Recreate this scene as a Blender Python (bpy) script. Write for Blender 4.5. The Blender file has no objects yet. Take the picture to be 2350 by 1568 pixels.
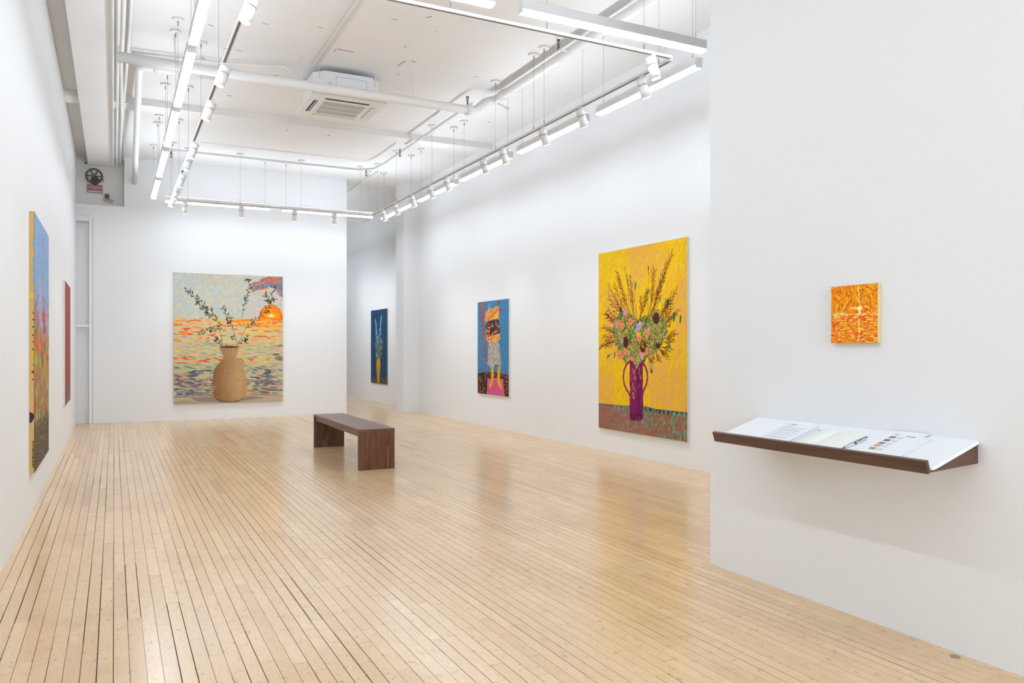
import bpy, math, random
import numpy as np
from mathutils import Vector, Matrix

random.seed(7)
rng = np.random.default_rng(11)
sc = bpy.context.scene
COL = sc.collection

# ------------------------------------------------------------------ camera
FPX, W_PX, H_PX = 1800.0, 2350.0, 1568.0
YAW = math.atan(913.0 / FPX)
cam_d = bpy.data.cameras.new('camera')
cam_d.sensor_fit = 'HORIZONTAL'
cam_d.sensor_width = 36.0
cam_d.lens = 36.0 * FPX / W_PX
cam_d.shift_y = 16.0 / W_PX
cam_d.clip_start = 0.05
cam_d.clip_end = 100
cam = bpy.data.objects.new('camera', cam_d)
COL.objects.link(cam)
cam.location = (0, 0, 1.35)
cam.rotation_euler = (math.pi / 2, 0, -YAW)
sc.camera = cam

# ------------------------------------------------------------------ world, exposure
sc.view_settings.view_transform = 'Standard'
sc.view_settings.look = 'None'
sc.view_settings.exposure = 0.13
sc.view_settings.gamma = 1.0
sc.view_settings.use_curve_mapping = False
world = bpy.data.worlds.new('world')
sc.world = world
world.use_nodes = True
world.node_tree.nodes['Background'].inputs[0].default_value = (0.75, 0.87, 1.0, 1)
world.node_tree.nodes['Background'].inputs[1].default_value = 0.6
sc.cycles.use_denoising = True
sc.cycles.max_bounces = 7
sc.cycles.diffuse_bounces = 4
sc.cycles.glossy_bounces = 3
sc.cycles.transmission_bounces = 3
sc.cycles.caustics_reflective = False
sc.cycles.caustics_refractive = False
sc.cycles.sample_clamp_indirect = 4.0
sc.cycles.use_light_tree = False
sc.cycles.use_adaptive_sampling = True
sc.cycles.adaptive_threshold = 0.05

STRIP = 26.0          # radiance of the linear diffusers
SPOT_W = 44.0         # watts of one track spotlight
UP = 17.0              # radiance of the soft uplight added on top of each linear fixture to brighten the ceiling
LIGHT_COL = (0.835, 0.945, 1.07)
# cool fill lamp added just inside an invented window behind the camera (added_window in the front wall)
wl = bpy.data.lights.new('window_fill', 'AREA')
wl.shape = 'RECTANGLE'; wl.size = 3.0; wl.size_y = 2.6; wl.energy = 330; wl.color = (0.80, 0.90, 1.0)
wlo = bpy.data.objects.new('window_fill', wl); COL.objects.link(wlo)
wlo.location = (1.36, -5.86, 2.1); wlo.rotation_euler = (-math.pi / 2, 0, math.pi)
wlo['kind'] = 'helper'

# ------------------------------------------------------------------ room constants
XL, YB, XR, XP, XF = -0.605, 16.0, 5.78, 3.33, 5.96
ZC = 4.85
YN = 16.23            # recessed wall behind the back wall
YFRONT = -6.0
YEND = 24.0

# ------------------------------------------------------------------ helpers
def lin(c):
    c = np.asarray(c, float) / 255.0
    return np.where(c <= 0.04045, c / 12.92, ((c + 0.055) / 1.055) ** 2.4)

def rgb(r, g, b):
    l = lin((r, g, b)); return (float(l[0]), float(l[1]), float(l[2]), 1.0)

class N:
    """tiny node helper"""
    def __init__(self, name):
        self.m = bpy.data.materials.new(name); self.m.use_nodes = True
        self.t = self.m.node_tree; self.b = self.t.nodes['Principled BSDF']
    def n(self, typ, **kw):
        nd = self.t.nodes.new(typ)
        for k, v in kw.items():
            if k.startswith('i_'):
                key = k[2:]
                key = int(key) if key.isdigit() else key
                nd.inputs[key].default_value = v
            else:
                setattr(nd, k, v)
        return nd
    def l(self, a, b): self.t.links.new(a, b)
    def ramp(self, fac, stops):
        r = self.n('ShaderNodeValToRGB'); el = r.color_ramp.elements
        el[0].position, el[0].color = stops[0]
        el[1].position, el[1].color = stops[-1]
        for p, c in stops[1:-1]:
            e = el.new(p); e.color = c
        self.l(fac, r.inputs[0]); return r.outputs[0]
    def mix(self, fac, a, b, mode='MIX'):
        mx = self.n('ShaderNodeMix', data_type='RGBA', blend_type=mode)
        for sock, v in ((mx.inputs[0], fac), (mx.inputs[6], a), (mx.inputs[7], b)):
            if isinstance(v, (int, float, tuple)): sock.default_value = v
            else: self.l(v, sock)
        return mx.outputs[2]
    def pos(self, scale=(1, 1, 1), obj=False):
        if obj:
            s = self.n('ShaderNodeTexCoord').outputs['Object']
        else:
            s = self.n('ShaderNodeNewGeometry').outputs['Position']
        mp = self.n('ShaderNodeMapping'); mp.inputs['Scale'].default_value = scale
        self.l(s, mp.inputs[0]); return mp.outputs[0]
    def noise(self, vec, scale, detail=3, rough=0.55):
        t = self.n('ShaderNodeTexNoise', i_Scale=scale, i_Detail=detail, i_Roughness=rough)
        self.l(vec, t.inputs['Vector']); return t.outputs['Fac']
    def bump(self, h, strength, dist=0.01):
        b = self.n('ShaderNodeBump', i_Strength=strength, i_Distance=dist)
        self.l(h, b.inputs['Height']); self.l(b.outputs[0], self.b.inputs['Normal'])
    def set(self, **kw):
        names = dict(rough='Roughness', spec='Specular IOR Level', metal='Metallic', coat='Coat Weight', coatr='Coat Roughness')
        for k, v in kw.items():
            if k == 'color': self.b.inputs['Base Color'].default_value = v
            else: self.b.inputs[names[k]].default_value = v
        return self

def plain(name, c, rough=0.5, spec=0.5, metal=0.0, var=0.03, scale=30):
    k = N(name); k.set(rough=rough, spec=spec, metal=metal)
    v = k.noise(k.pos(), scale)
    c2 = tuple(max(0, x * (1 - 2 * var)) for x in c[:3]) + (1,)
    k.l(k.mix(v, c2, c), k.b.inputs['Base Color'])
    return k.m

def wall_mat(name, c):
    k = N(name); k.set(rough=0.62, spec=0.25)
    p = k.pos()
    a = k.noise(p, 0.9, 1)
    c2 = tuple(x * 0.97 for x in c[:3]) + (1,)
    k.l(k.mix(a, c2, c), k.b.inputs['Base Color'])
    return k.m

def ceiling_mat():
    k = N('painted_concrete_ceiling'); k.set(rough=0.75, spec=0.2)
    p = k.pos()
    ps = k.pos((0.5, 5.0, 1))
    a = k.noise(p, 0.7, 4); b = k.noise(ps, 2.2, 4)
    base = k.mix(a, rgb(242, 242, 241), rgb(246, 246, 246))
    base = k.mix(k.ramp(b, [(0.35, (0, 0, 0, 1)), (0.7, (1, 1, 1, 1))]), k.mix(0.05, base, (0.5, 0.47, 0.43, 1)), base)
    # flaked paint: sparse small dark specks and short cracks
    v = k.n('ShaderNodeTexVoronoi', i_Scale=2.6, feature='F1'); k.l(k.pos((0.55, 1.6, 1)), v.inputs['Vector'])
    msk = k.ramp(v.outputs['Distance'], [(0.0, (1, 1, 1, 1)), (0.035, (1, 1, 1, 1)), (0.05, (0, 0, 0, 1))])
    gate = k.ramp(k.noise(k.pos(), 3.3, 2), [(0.56, (0, 0, 0, 1)), (0.60, (1, 1, 1, 1))])
    mm = k.n('ShaderNodeMath', operation='MULTIPLY'); k.l(msk, mm.inputs[0]); k.l(gate, mm.inputs[1])
    m2 = k.n('ShaderNodeMath', operation='MULTIPLY', i_1=0.6); k.l(mm.outputs[0], m2.inputs[0])
    k.l(k.mix(m2.outputs[0], base, rgb(110, 104, 98)), k.b.inputs['Base Color'])
    k.bump(k.noise(ps, 9, 4), 0.25, 0.01)
    return k.m

def floor_mat():
    k = N('worn_maple_planks'); k.set(spec=0.75)
    at = k.n('ShaderNodeAttribute', attribute_name='tint')
    tint = at.outputs['Fac']
    base = k.ramp(tint, [(0.0, rgb(206, 168, 127)), (0.3, rgb(214, 179, 138)), (0.6, rgb(219, 186, 145)), (0.85, rgb(224, 192, 152)), (1.0, rgb(217, 181, 138))])
    # grain along the boards, shifted per board
    off = k.n('ShaderNodeCombineXYZ'); mu = k.n('ShaderNodeMath', operation='MULTIPLY', i_1=61.0); k.l(tint, mu.inputs[0]); k.l(mu.outputs[0], off.inputs[1])
    ad = k.n('ShaderNodeVectorMath', operation='ADD'); k.l(k.pos((14, 0.9, 1)), ad.inputs[0]); k.l(off.outputs[0], ad.inputs[1])
    g2 = k.noise(ad.outputs[0], 9.0, 3, 0.65)
    c = k.mix(k.ramp(g2, [(0.25, (0.35, 0.35, 0.35, 1)), (0.5, (0, 0, 0, 1)), (0.58, (0, 0, 0, 1)), (0.85, (0.3, 0.3, 0.3, 1))]), base, rgb(172, 136, 102))
    # worn patches, stains and dirt
    big = k.noise(k.pos((1, 0.7, 1)), 1.5, 4, 0.6)
    c = k.mix(k.ramp(big, [(0.48, (0, 0, 0, 1)), (0.75, (0.4, 0.4, 0.4, 1))]), c, rgb(180, 144, 106))
    sc_ = k.noise(k.pos((3, 2, 1)), 8, 5, 0.72)
    c = k.mix(k.ramp(sc_, [(0.58, (0, 0, 0, 1)), (0.70, (0.5, 0.5, 0.5, 1))]), c, rgb(124, 96, 68))
    v = k.n('ShaderNodeTexVoronoi', i_Scale=9.0); k.l(k.pos((1.3, 0.7, 1)), v.inputs['Vector'])
    c = k.mix(k.ramp(v.outputs['Distance'], [(0.0, (0.8, 0.8, 0.8, 1)), (0.025, (0.6, 0.6, 0.6, 1)), (0.045, (0, 0, 0, 1))]), c, rgb(72, 52, 38))
    k.l(c, k.b.inputs['Base Color'])
    r = k.ramp(big, [(0.3, (0.19, 0.19, 0.19, 1)), (0.75, (0.255, 0.255, 0.255, 1))])
    k.l(r, k.b.inputs['Roughness'])
    return k.m

def walnut_mat(name, axis, dark, mid, light):
    k = N(name); k.set(rough=0.38, spec=0.5)
    s = [9, 9, 9]; s[axis] = 0.9
    p = k.pos(tuple(s))
    w = k.noise(p, 1.6, 5, 0.6)
    c = k.ramp(w, [(0.25, dark), (0.45, mid), (0.6, dark), (0.72, light), (0.85, mid)])
    s2 = [70, 70, 70]; s2[axis] = 3.0
    f = k.noise(k.pos(tuple(s2)), 2.0, 3)
    c = k.mix(k.ramp(f, [(0.45, (0, 0, 0, 1)), (0.7, (0.45, 0.45, 0.45, 1))]), c, dark)
    k.l(c, k.b.inputs['Base Color'])
    k.bump(f, 0.08, 0.001)
    return k.m

def emit_mat(name, c, s):
    k = N(name)
    k.set(color=(0.9, 0.9, 0.9, 1), rough=0.4)
    k.b.inputs['Emission Color'].default_value = c + (1,)
    k.b.inputs['Emission Strength'].default_value = s
    return k.m

def paint_mat():
    k = N('oil_paint'); k.set(rough=0.6, spec=0.15)
    at = k.n('ShaderNodeAttribute', attribute_name='paint')
    k.l(at.outputs['Color'], k.b.inputs['Base Color'])
    return k.m

M = {}
M['wall'] = wall_mat('white_wall_paint', (0.86, 0.865, 0.87, 1))
M['ceiling'] = ceiling_mat()
M['grey_plaster'] = wall_mat('grey_plaster', rgb(232, 230, 227))
M['floor'] = floor_mat()
M['subfloor'] = plain('dark_joint_dirt', rgb(62, 50, 40), 0.9, 0.1)
M['crack'] = plain('bare_concrete_crack', rgb(128, 122, 116), 0.9, 0.1, var=0.15)
M['white_metal'] = plain('white_powder_coat', (0.88, 0.885, 0.89, 1), 0.4, 0.4, var=0.01)
M['pipe'] = plain('white_pipe_paint', rgb(244, 243, 241), 0.5, 0.35, var=0.04, scale=6)
M['dark'] = plain('dark_slot', rgb(74, 72, 70), 0.7, 0.2)
M['slot'] = plain('track_slot_grey', rgb(120, 119, 118), 0.6, 0.2)
M['steel'] = plain('steel_cable', rgb(150, 150, 150), 0.4, 0.4, 0.4)
M['gripper'] = plain('grey_cable_gripper', rgb(140, 139, 138), 0.45, 0.4, 0.5)
M['bronze'] = plain('dull_bronze', rgb(96, 92, 88), 0.5, 0.4, 0.6)
M['grille'] = plain('grey_filter_grille', rgb(196, 195, 193), 0.7, 0.2)
M['walnut_y'] = walnut_mat('walnut_long_grain', 1, rgb(76, 43, 26), rgb(112, 69, 44), rgb(136, 88, 58))
M['walnut_z'] = walnut_mat('walnut_upright_grain', 2, rgb(64, 32, 12), rgb(100, 56, 23), rgb(140, 86, 38))
M['walnut_dark'] = walnut_mat('dark_walnut', 1, rgb(70, 46, 36), rgb(92, 62, 48), rgb(106, 74, 58))
M['laminate'] = plain('white_laminate', (0.88, 0.89, 0.90, 1), 0.35, 0.45, var=0.005)
M['paper'] = plain('white_paper', (0.86, 0.87, 0.89, 1), 0.8, 0.15, var=0.01)
M['paper_edge'] = plain('paper_stack_edge', rgb(206, 206, 211), 0.9, 0.1)
M['page'] = plain('ivory_page', rgb(236, 236, 230), 0.8, 0.15, var=0.01)
M['page_edge'] = plain('page_block_edge', rgb(206, 205, 190), 0.9, 0.1, var=0.1, scale=300)
M['text'] = plain('printed_text_grey', rgb(196, 200, 206), 0.8, 0.1)
M['text_dark'] = plain('printed_title', rgb(120, 122, 128), 0.8, 0.1)
M['cover'] = plain('olive_book_cover', rgb(96, 92, 74), 0.6, 0.3)
M['black'] = plain('black_plastic', rgb(38, 40, 42), 0.4, 0.5)
M['clear'] = plain('pale_pen_barrel', rgb(214, 220, 226), 0.2, 0.5)
M['paint'] = paint_mat()
M['canvas_white'] = plain('primed_canvas_edge', rgb(236, 232, 226), 0.7, 0.2)
M['canvas_cream'] = plain('cream_canvas_edge', rgb(222, 198, 140), 0.7, 0.2, var=0.08)
M['canvas_ochre'] = plain('ochre_canvas_edge', rgb(208, 170, 100), 0.7, 0.2, var=0.06)
M['canvas_linen'] = plain('linen_canvas_edge', rgb(186, 174, 158), 0.8, 0.15, var=0.08)
M['splash_y'] = plain('yellow_paint_drip', rgb(226, 178, 20), 0.5, 0.3)
M['splash_p'] = plain('purple_paint_drip', rgb(52, 26, 56), 0.5, 0.3)
M['splash_d'] = plain('brown_paint_drip', rgb(70, 52, 34), 0.5, 0.3)
M['wheel'] = plain('dark_green_iron', rgb(70, 80, 72), 0.5, 0.4, 0.2)
M['valve_red'] = plain('dark_red_valve', rgb(128, 34, 52), 0.5, 0.4)
M['sign_red'] = plain('faded_red_enamel', rgb(150, 108, 96), 0.6, 0.3, var=0.12, scale=40)
M['sign_pale'] = plain('faded_pale_enamel', rgb(216, 196, 186), 0.6, 0.3)
M['sign_stripe'] = plain('maroon_stripe', rgb(140, 84, 82), 0.6, 0.3)
M['diffuser'] = emit_mat('lit_diffuser', LIGHT_COL, STRIP)
M['up_fill'] = emit_mat('uplight_fill', LIGHT_COL, UP)
M['lens'] = emit_mat('lit_spot_lens', (1.0, 0.99, 0.97), 6.0)
M['lens'].cycles.emission_sampling = 'NONE'
M['brass'] = plain('grey_floor_plate', rgb(150, 140, 128), 0.4, 0.5, 0.5)
M['glass'] = None
kg = N('window_glass'); kg.set(rough=0.05, color=(0.9, 0.95, 1, 1)); kg.b.inputs['Transmission Weight'].default_value = 1.0
M['glass'] = kg.m

class MB:
    """collects simple solids, then links them as ONE mesh object"""
    def __init__(self): self.v = []; self.f = []; self.s = []
    def add(self, vs, fs, smooth=False):
        o = len(self.v); self.v += [tuple(p) for p in vs]
        self.f += [tuple(i + o for i in q) for q in fs]; self.s += [smooth] * len(fs)
        return self
    def box(self, x0, x1, y0, y1, z0, z1):
        vs = [(x, y, z) for z in (z0, z1) for y in (y0, y1) for x in (x0, x1)]
        return self.add(vs, [(0, 2, 3, 1), (4, 5, 7, 6), (0, 1, 5, 4), (2, 6, 7, 3), (0, 4, 6, 2), (1, 3, 7, 5)])
    def cbox(self, c, s, rot=None):
        c = Vector(c); vs = []
        for z in (-.5, .5):
            for y in (-.5, .5):
                for x in (-.5, .5):
                    p = Vector((x * s[0], y * s[1], z * s[2]))
                    if rot is not None: p = rot @ p
                    vs.append(p + c)
        return self.add(vs, [(0, 2, 3, 1), (4, 5, 7, 6), (0, 1, 5, 4), (2, 6, 7, 3), (0, 4, 6, 2), (1, 3, 7, 5)])
    def cyl(self, p0, p1, r0, r1=None, n=12, caps=True):
        p0, p1 = Vector(p0), Vector(p1); r1 = r0 if r1 is None else r1
        d = (p1 - p0).normalized(); a = d.orthogonal().normalized(); b = d.cross(a)
        vs = []
        for p, r in ((p0, r0), (p1, r1)):
            for i in range(n):
                t = 2 * math.pi * i / n
                vs.append(p + a * (r * math.cos(t)) + b * (r * math.sin(t)))
        self.add(vs, [(i, (i + 1) % n, n + (i + 1) % n, n + i) for i in range(n)], True)
        if caps:
            o = len(self.v) - 2 * n
            self.f += [tuple(o + i for i in reversed(range(n))), tuple(o + n + i for i in range(n))]; self.s += [False, False]
        return self
    def tube(self, pts, r, n=10, caps=True):
        pts = [Vector(p) for p in pts]; rs = r if isinstance(r, (list, tuple)) else [r] * len(pts)
        o = len(self.v); up = None; rings = 0
        for i, p in enumerate(pts):
            d = (pts[min(i + 1, len(pts) - 1)] - pts[max(i - 1, 0)]).normalized()
            if up is None: a = d.orthogonal().normalized()
            else:
                a = up - d * up.dot(d); a.normalize()
            up = a; b = d.cross(a)
            for k in range(n):
                t = 2 * math.pi * k / n
                self.v.append(tuple(p + a * (rs[i] * math.cos(t)) + b * (rs[i] * math.sin(t))))
            rings += 1
        for i in range(rings - 1):
            for k in range(n):
                self.f.append((o + i * n + k, o + i * n + (k + 1) % n, o + (i + 1) * n + (k + 1) % n, o + (i + 1) * n + k)); self.s.append(True)
        if caps:
            self.f += [tuple(o + k for k in reversed(range(n))), tuple(o + (rings - 1) * n + k for k in range(n))]; self.s += [False, False]
        return self
    def prism(self, poly, axis, a0, a1):
        """2-D polygon extruded along axis (poly in the two remaining axes, in order)"""
        n = len(poly); vs = []
        for a in (a0, a1):
            for p in poly:
                q = list(p); q.insert(axis, a); vs.append(tuple(q))
        fs = [(i, (i + 1) % n, n + (i + 1) % n, n + i) for i in range(n)] + [tuple(reversed(range(n))), tuple(range(n, 2 * n))]
        return self.add(vs, fs)
    def torus(self, c, R, r, axis, n=28, m=8):
        c = Vector(c); axis = Vector(axis).normalized(); a = axis.orthogonal().normalized(); b = axis.cross(a); o = len(self.v)
        for i in range(n):
            t = 2 * math.pi * i / n; d = a * math.cos(t) + b * math.sin(t)
            for j in range(m):
                q = 2 * math.pi * j / m
                self.v.append(tuple(c + d * (R + r * math.cos(q)) + axis * (r * math.sin(q))))
        for i in range(n):
            for j in range(m):
                self.f.append((o + i * m + j, o + ((i + 1) % n) * m + j, o + ((i + 1) % n) * m + (j + 1) % m, o + i * m + (j + 1) % m)); self.s.append(True)
        return self
    def build(self, name, mat, parent=None, origin=None, bevel=0.0):
        me = bpy.data.meshes.new(name)
        if origin is None:
            if parent is not None: origin = Vector((0, 0, 0))
            else:
                a = np.array(self.v); lo, hi = a.min(0), a.max(0)
                origin = Vector(((lo[0] + hi[0]) / 2, (lo[1] + hi[1]) / 2, lo[2]))
        origin = Vector(origin)
        base = Vector((0, 0, 0)) if parent is None else WORLD.get(parent.name, Vector((0, 0, 0)))
        orig = origin if parent is None else base
        me.from_pydata([tuple(Vector(p) - orig) for p in self.v], [], self.f)
        me.polygons.foreach_set('use_smooth', self.s)
        import bmesh as _b
        bm = _b.new(); bm.from_mesh(me); _b.ops.recalc_face_normals(bm, faces=bm.faces)
        bm.to_mesh(me); bm.free()
        me.materials.append(mat)
        ob = bpy.data.objects.new(name, me); COL.objects.link(ob)
        if parent is None:
            ob.location = origin; WORLD[ob.name] = origin
        else:
            ob.parent = parent; WORLD[ob.name] = base
        if bevel:
            md = ob.modifiers.new('bevel', 'BEVEL'); md.width = bevel; md.segments = 2; md.limit_method = 'ANGLE'
        return ob

WORLD = {}
def thing(name, loc, label, cat, group=None):
    e = bpy.data.objects.new(name, None); e.empty_display_size = 0.1
    COL.objects.link(e); e.location = loc; WORLD[e.name] = Vector(loc)
    e['label'] = label; e['category'] = cat
    if group: e['group'] = group
    return e
def tag(o, label, cat, group=None):
    o['label'] = label; o['category'] = cat
    if group: o['group'] = group
    return o
def struct(o, label=None):
    o['kind'] = 'structure'
    if label: o['label'] = label
    return o

# ================================================================== structure
T = 0.15
struct(MB().box(XL - T, XL, YFRONT, YN + T, 0, ZC).build('wall_left', M['wall']), 'long white wall on the left')
b = MB().box(-0.345, 0.165, YB, YB + T, 0, 3.94)
b.box(XL, -0.345, YB + 0.05, YB + T, 0, 3.70)
b.box(XL, -0.345, YB, YB + T, 3.70, 3.94)
b.box(0.165, 4.285, YB, YB + T, 0, ZC)
struct(b.build('wall_back', M['wall']), 'white back wall with a notch cut at the top left')
struct(MB().box(XL, 0.4, YN, YN + T, 3.94, ZC).build('wall_niche', M['grey_plaster']), 'grey plaster wall at the back of the high niche')
struct(MB().box(0.165, 0.165 + T, YB + T, YN, 3.94, ZC).build('wall_niche_side', M['grey_plaster']), 'grey side cheek of the high niche')
struct(MB().box(XR, XR + T, 3.82, 16.3, 0, ZC).build('wall_right', M['wall']), 'long white wall on the right')
struct(MB().box(5.445, XR + T, 15.79, 16.29, 0, ZC).build('wall_pier', M['wall']), 'white pier projecting at the far end of the right wall')
struct(MB().box(XF, XF + T, 16.29, YEND, 0, ZC).build('wall_far_right', M['wall']), 'white wall of the room beyond')
struct(MB().box(0.4, XF + T, YEND, YEND + T, 0, ZC).build('wall_far_end', M['wall']))
struct(MB().box(0.4, 0.4 + T, YN, YEND, 0, ZC).build('wall_far_left', M['wall']))
struct(MB().box(XP, XP + T, YFRONT, 3.82, 0, ZC).box(XP + T, XR + T, 3.82 - T, 3.82, 0, ZC).build('wall_partition', M['wall']), 'white partition wall in the right foreground')
b = MB().box(XL - T, 0.0, YFRONT - T, YFRONT, 0, ZC).box(2.75, XP + T, YFRONT - T, YFRONT, 0, ZC).box(0, 2.75, YFRONT - T, YFRONT, 0, 0.75).box(0, 2.75, YFRONT - T, YFRONT, 3.45, ZC)
struct(b.build('wall_front', M['wall']))
wn = MB().box(0, 2.75, YFRONT - 0.09, YFRONT - 0.05, 0.75, 0.82).box(0, 2.75, YFRONT - 0.09, YFRONT - 0.05, 3.38, 3.45).box(0, 0.07, YFRONT - 0.09, YFRONT - 0.05, 0.82, 3.38).box(2.68, 2.75, YFRONT - 0.09, YFRONT - 0.05, 0.82, 3.38).box(1.34, 1.41, YFRONT - 0.09, YFRONT - 0.05, 0.82, 3.38).build('added_window', M['white_metal'])
struct(wn, 'large window added behind the camera for fill light')  # unseen window, added to go with the fill lamp
for x0, x1 in ((0.07, 1.34), (1.41, 2.68)):
    q = MB().box(x0, x1, YFRONT - 0.075, YFRONT - 0.067, 0.82, 3.38); WORLD[wn.name] = wn.location.copy()
    q.build('pane', M['glass'], wn)
# ceiling slab and the shallow cross beams
ceil = struct(MB().box(XL - T, XF + T, YFRONT - T, YEND + T, ZC, ZC + 0.2).build('ceiling', M['ceiling']), 'rough white painted concrete ceiling')
WORLD[ceil.name] = ceil.location.copy()
for k, (xa, ya, xb, yb) in enumerate([(2.624, 8.007, 2.698, 7.995), (2.943, 7.809, 2.989, 7.749), (2.325, 9.097, 2.523, 9.103), (2.309, 9.196, 2.311, 9.104), (3.129, 9.308, 3.157, 9.096), (3.228, 9.06, 3.286, 9.079), (1.42, 8.731, 1.486, 8.748), (0.906, 9.03, 0.962, 9.065), (2.998, 8.667, 3.016, 8.673), (1.266, 9.664, 1.345, 9.67), (1.132, 9.673, 1.17, 9.668), (0.934, 10.095, 0.979, 10.152), (0.921, 10.328, 0.972, 10.402), (1.804, 10.363, 1.881, 10.306), (1.385, 11.449, 1.466, 11.45), (2.481, 12.919, 2.469, 12.646), (2.469, 12.646, 2.569, 12.54), (3.132, 12.878, 3.17, 12.569), (4.13, 9.22, 4.193, 9.224), (5.155, 11.015, 5.173, 10.927), (3.871, 10.444, 3.957, 10.379)]):
    L = math.hypot(xb - xa, yb - ya)
    MB().cbox(((xa + xb) / 2, (ya + yb) / 2, ZC - 0.0006), (L, 0.007 + 0.004 * (k % 3), 0.0010), Matrix.Rotation(math.atan2(yb - ya, xb - xa), 3, 'Z')).build('paint_crack', M['crack'], ceil)
struct(MB().box(XL, XR, 12.12, 12.46, 4.755, ZC).build('ceiling_beam', M['ceiling']), 'shallow concrete beam crossing the ceiling beyond the air conditioner')
struct(MB().box(4.285, XF, 20.0, 20.4, 4.70, ZC).build('ceiling_beam', M['ceiling']), 'shallow concrete beam over the room beyond')
struct(MB().box(-0.425, 0.0, YFRONT, YN, 4.685, ZC).build('ceiling_soffit', M['ceiling'], bevel=0.006), 'boxed white soffit running along the left wall')

# ------------------------------------------------------------------ floor and its planks
FX0, FX1, FY0, FY1 = XL - 0.02, XF + 0.1, YFRONT, YEND
floor = struct(MB().box(FX0, FX1, FY0, FY1, -0.12, -0.012).build('floor', M['subfloor']), 'pale worn maple strip floor')
PW = 0.0622
YJ = 11.46
def proj(X, Y, Z=0.0):
    s, c = math.sin(YAW), math.cos(YAW)
    d = X * s + Y * c
    if d < 0.3: return None
    return (W_PX / 2 + FPX * (X * c - Y * s) / d, 800 - FPX * (Z - 1.35) / d, d)
planks = []
nrow = int((FX1 - FX0) / PW) + 1
for i in range(nrow):
    x0 = FX0 + i * PW; x1 = min(FX1, x0 + PW)
    for (ya, yb, lmin, lmax) in ((-2.5, YJ, 0.45, 1.7), (YJ, FY1, 0.7, 2.2)):
        y = ya - (random.uniform(0, 1.0) if ya < YJ else 0)
        wide = random.random()
        rowgap = 0.0016 if wide < 0.5 else (0.0023 if wide < 0.85 else 0.0030)
        if ya == YJ: rowgap *= 0.55
        while y < yb:
            ln = random.uniform(lmin, lmax)
            y2 = min(yb, y + ln)
            if yb - y2 < 0.25: y2 = yb
            xm, ym = (x0 + x1) / 2, (y + y2) / 2
            if not (xm > XP + T and y2 < 3.5):
                g = rowgap * random.uniform(0.5, 1.6) + (0.003 if random.random() < 0.06 else 0)
                tint = min(1, max(0, random.gauss(0.5, 0.16)))
                planks.append((x0 + g * 0.6, x1 - g * 0.6, y + random.uniform(0.0004, 0.0014) + (0.007 if y == YJ else 0), y2 - random.uniform(0.0004, 0.0014) - (0.006 if y2 == YJ else 0), random.uniform(-0.0006, 0.0), tint))
            y = y2
# the 300 boards that show largest stay single parts, the rest is one field
def seen_area(p):
    x, y = (p[0] + p[1]) / 2, (p[2] + p[3]) / 2
    q = proj(x, y)
    if q is None or not (-60 < q[0] < 2410 and 800 < q[1] < 1600): return 0
    if x > XP and y < 3.82: return 0
    # sight line blocked by the partition corner
    if x > XP and x / y > XP / 3.82: return 0
    return (p[1] - p[0]) * (p[3] - p[2]) / q[2] ** 3
planks.sort(key=seen_area, reverse=True)
def plank_mesh(name, ps, origin):
    n = len(ps); v = np.zeros((n * 8, 3)); f = []; tint = np.zeros(n * 8)
    for i, (x0, x1, y0, y1, z, t) in enumerate(ps):
        v[i * 8:i * 8 + 8] = [(x0, y0, -0.014), (x1, y0, -0.014), (x1, y1, -0.014), (x0, y1, -0.014), (x0, y0, z), (x1, y0, z), (x1, y1, z), (x0, y1, z)]
        tint[i * 8:i * 8 + 8] = t
        o = i * 8
        f += [(o + 4, o + 5, o + 6, o + 7), (o, o + 1, o + 5, o + 4), (o + 1, o + 2, o + 6, o + 5), (o + 2, o + 3, o + 7, o + 6), (o + 3, o, o + 4, o + 7)]
    me = bpy.data.meshes.new(name); me.from_pydata((v - np.array(origin)).tolist(), [], f)
    a = me.attributes.new('tint', 'FLOAT', 'POINT'); a.data.foreach_set('value', tint.astype(np.float32))
    me.materials.append(M['floor'])
    return me
fo = floor.location
for p in planks[:300]:
    o = ((p[0] + p[1]) / 2, (p[2] + p[3]) / 2, 0.0)
    ob = bpy.data.objects.new('plank', plank_mesh('plank', [p], o)); COL.objects.link(ob)
    ob.parent = floor; ob.location = Vector(o) - fo
rest = bpy.data.objects.new('plank_field', plank_mesh('plank_field', planks[300:], (0, 0, 0))); COL.objects.link(rest)
rest.parent = floor; rest.location = -fo; rest['kind'] = 'stuff'
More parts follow.
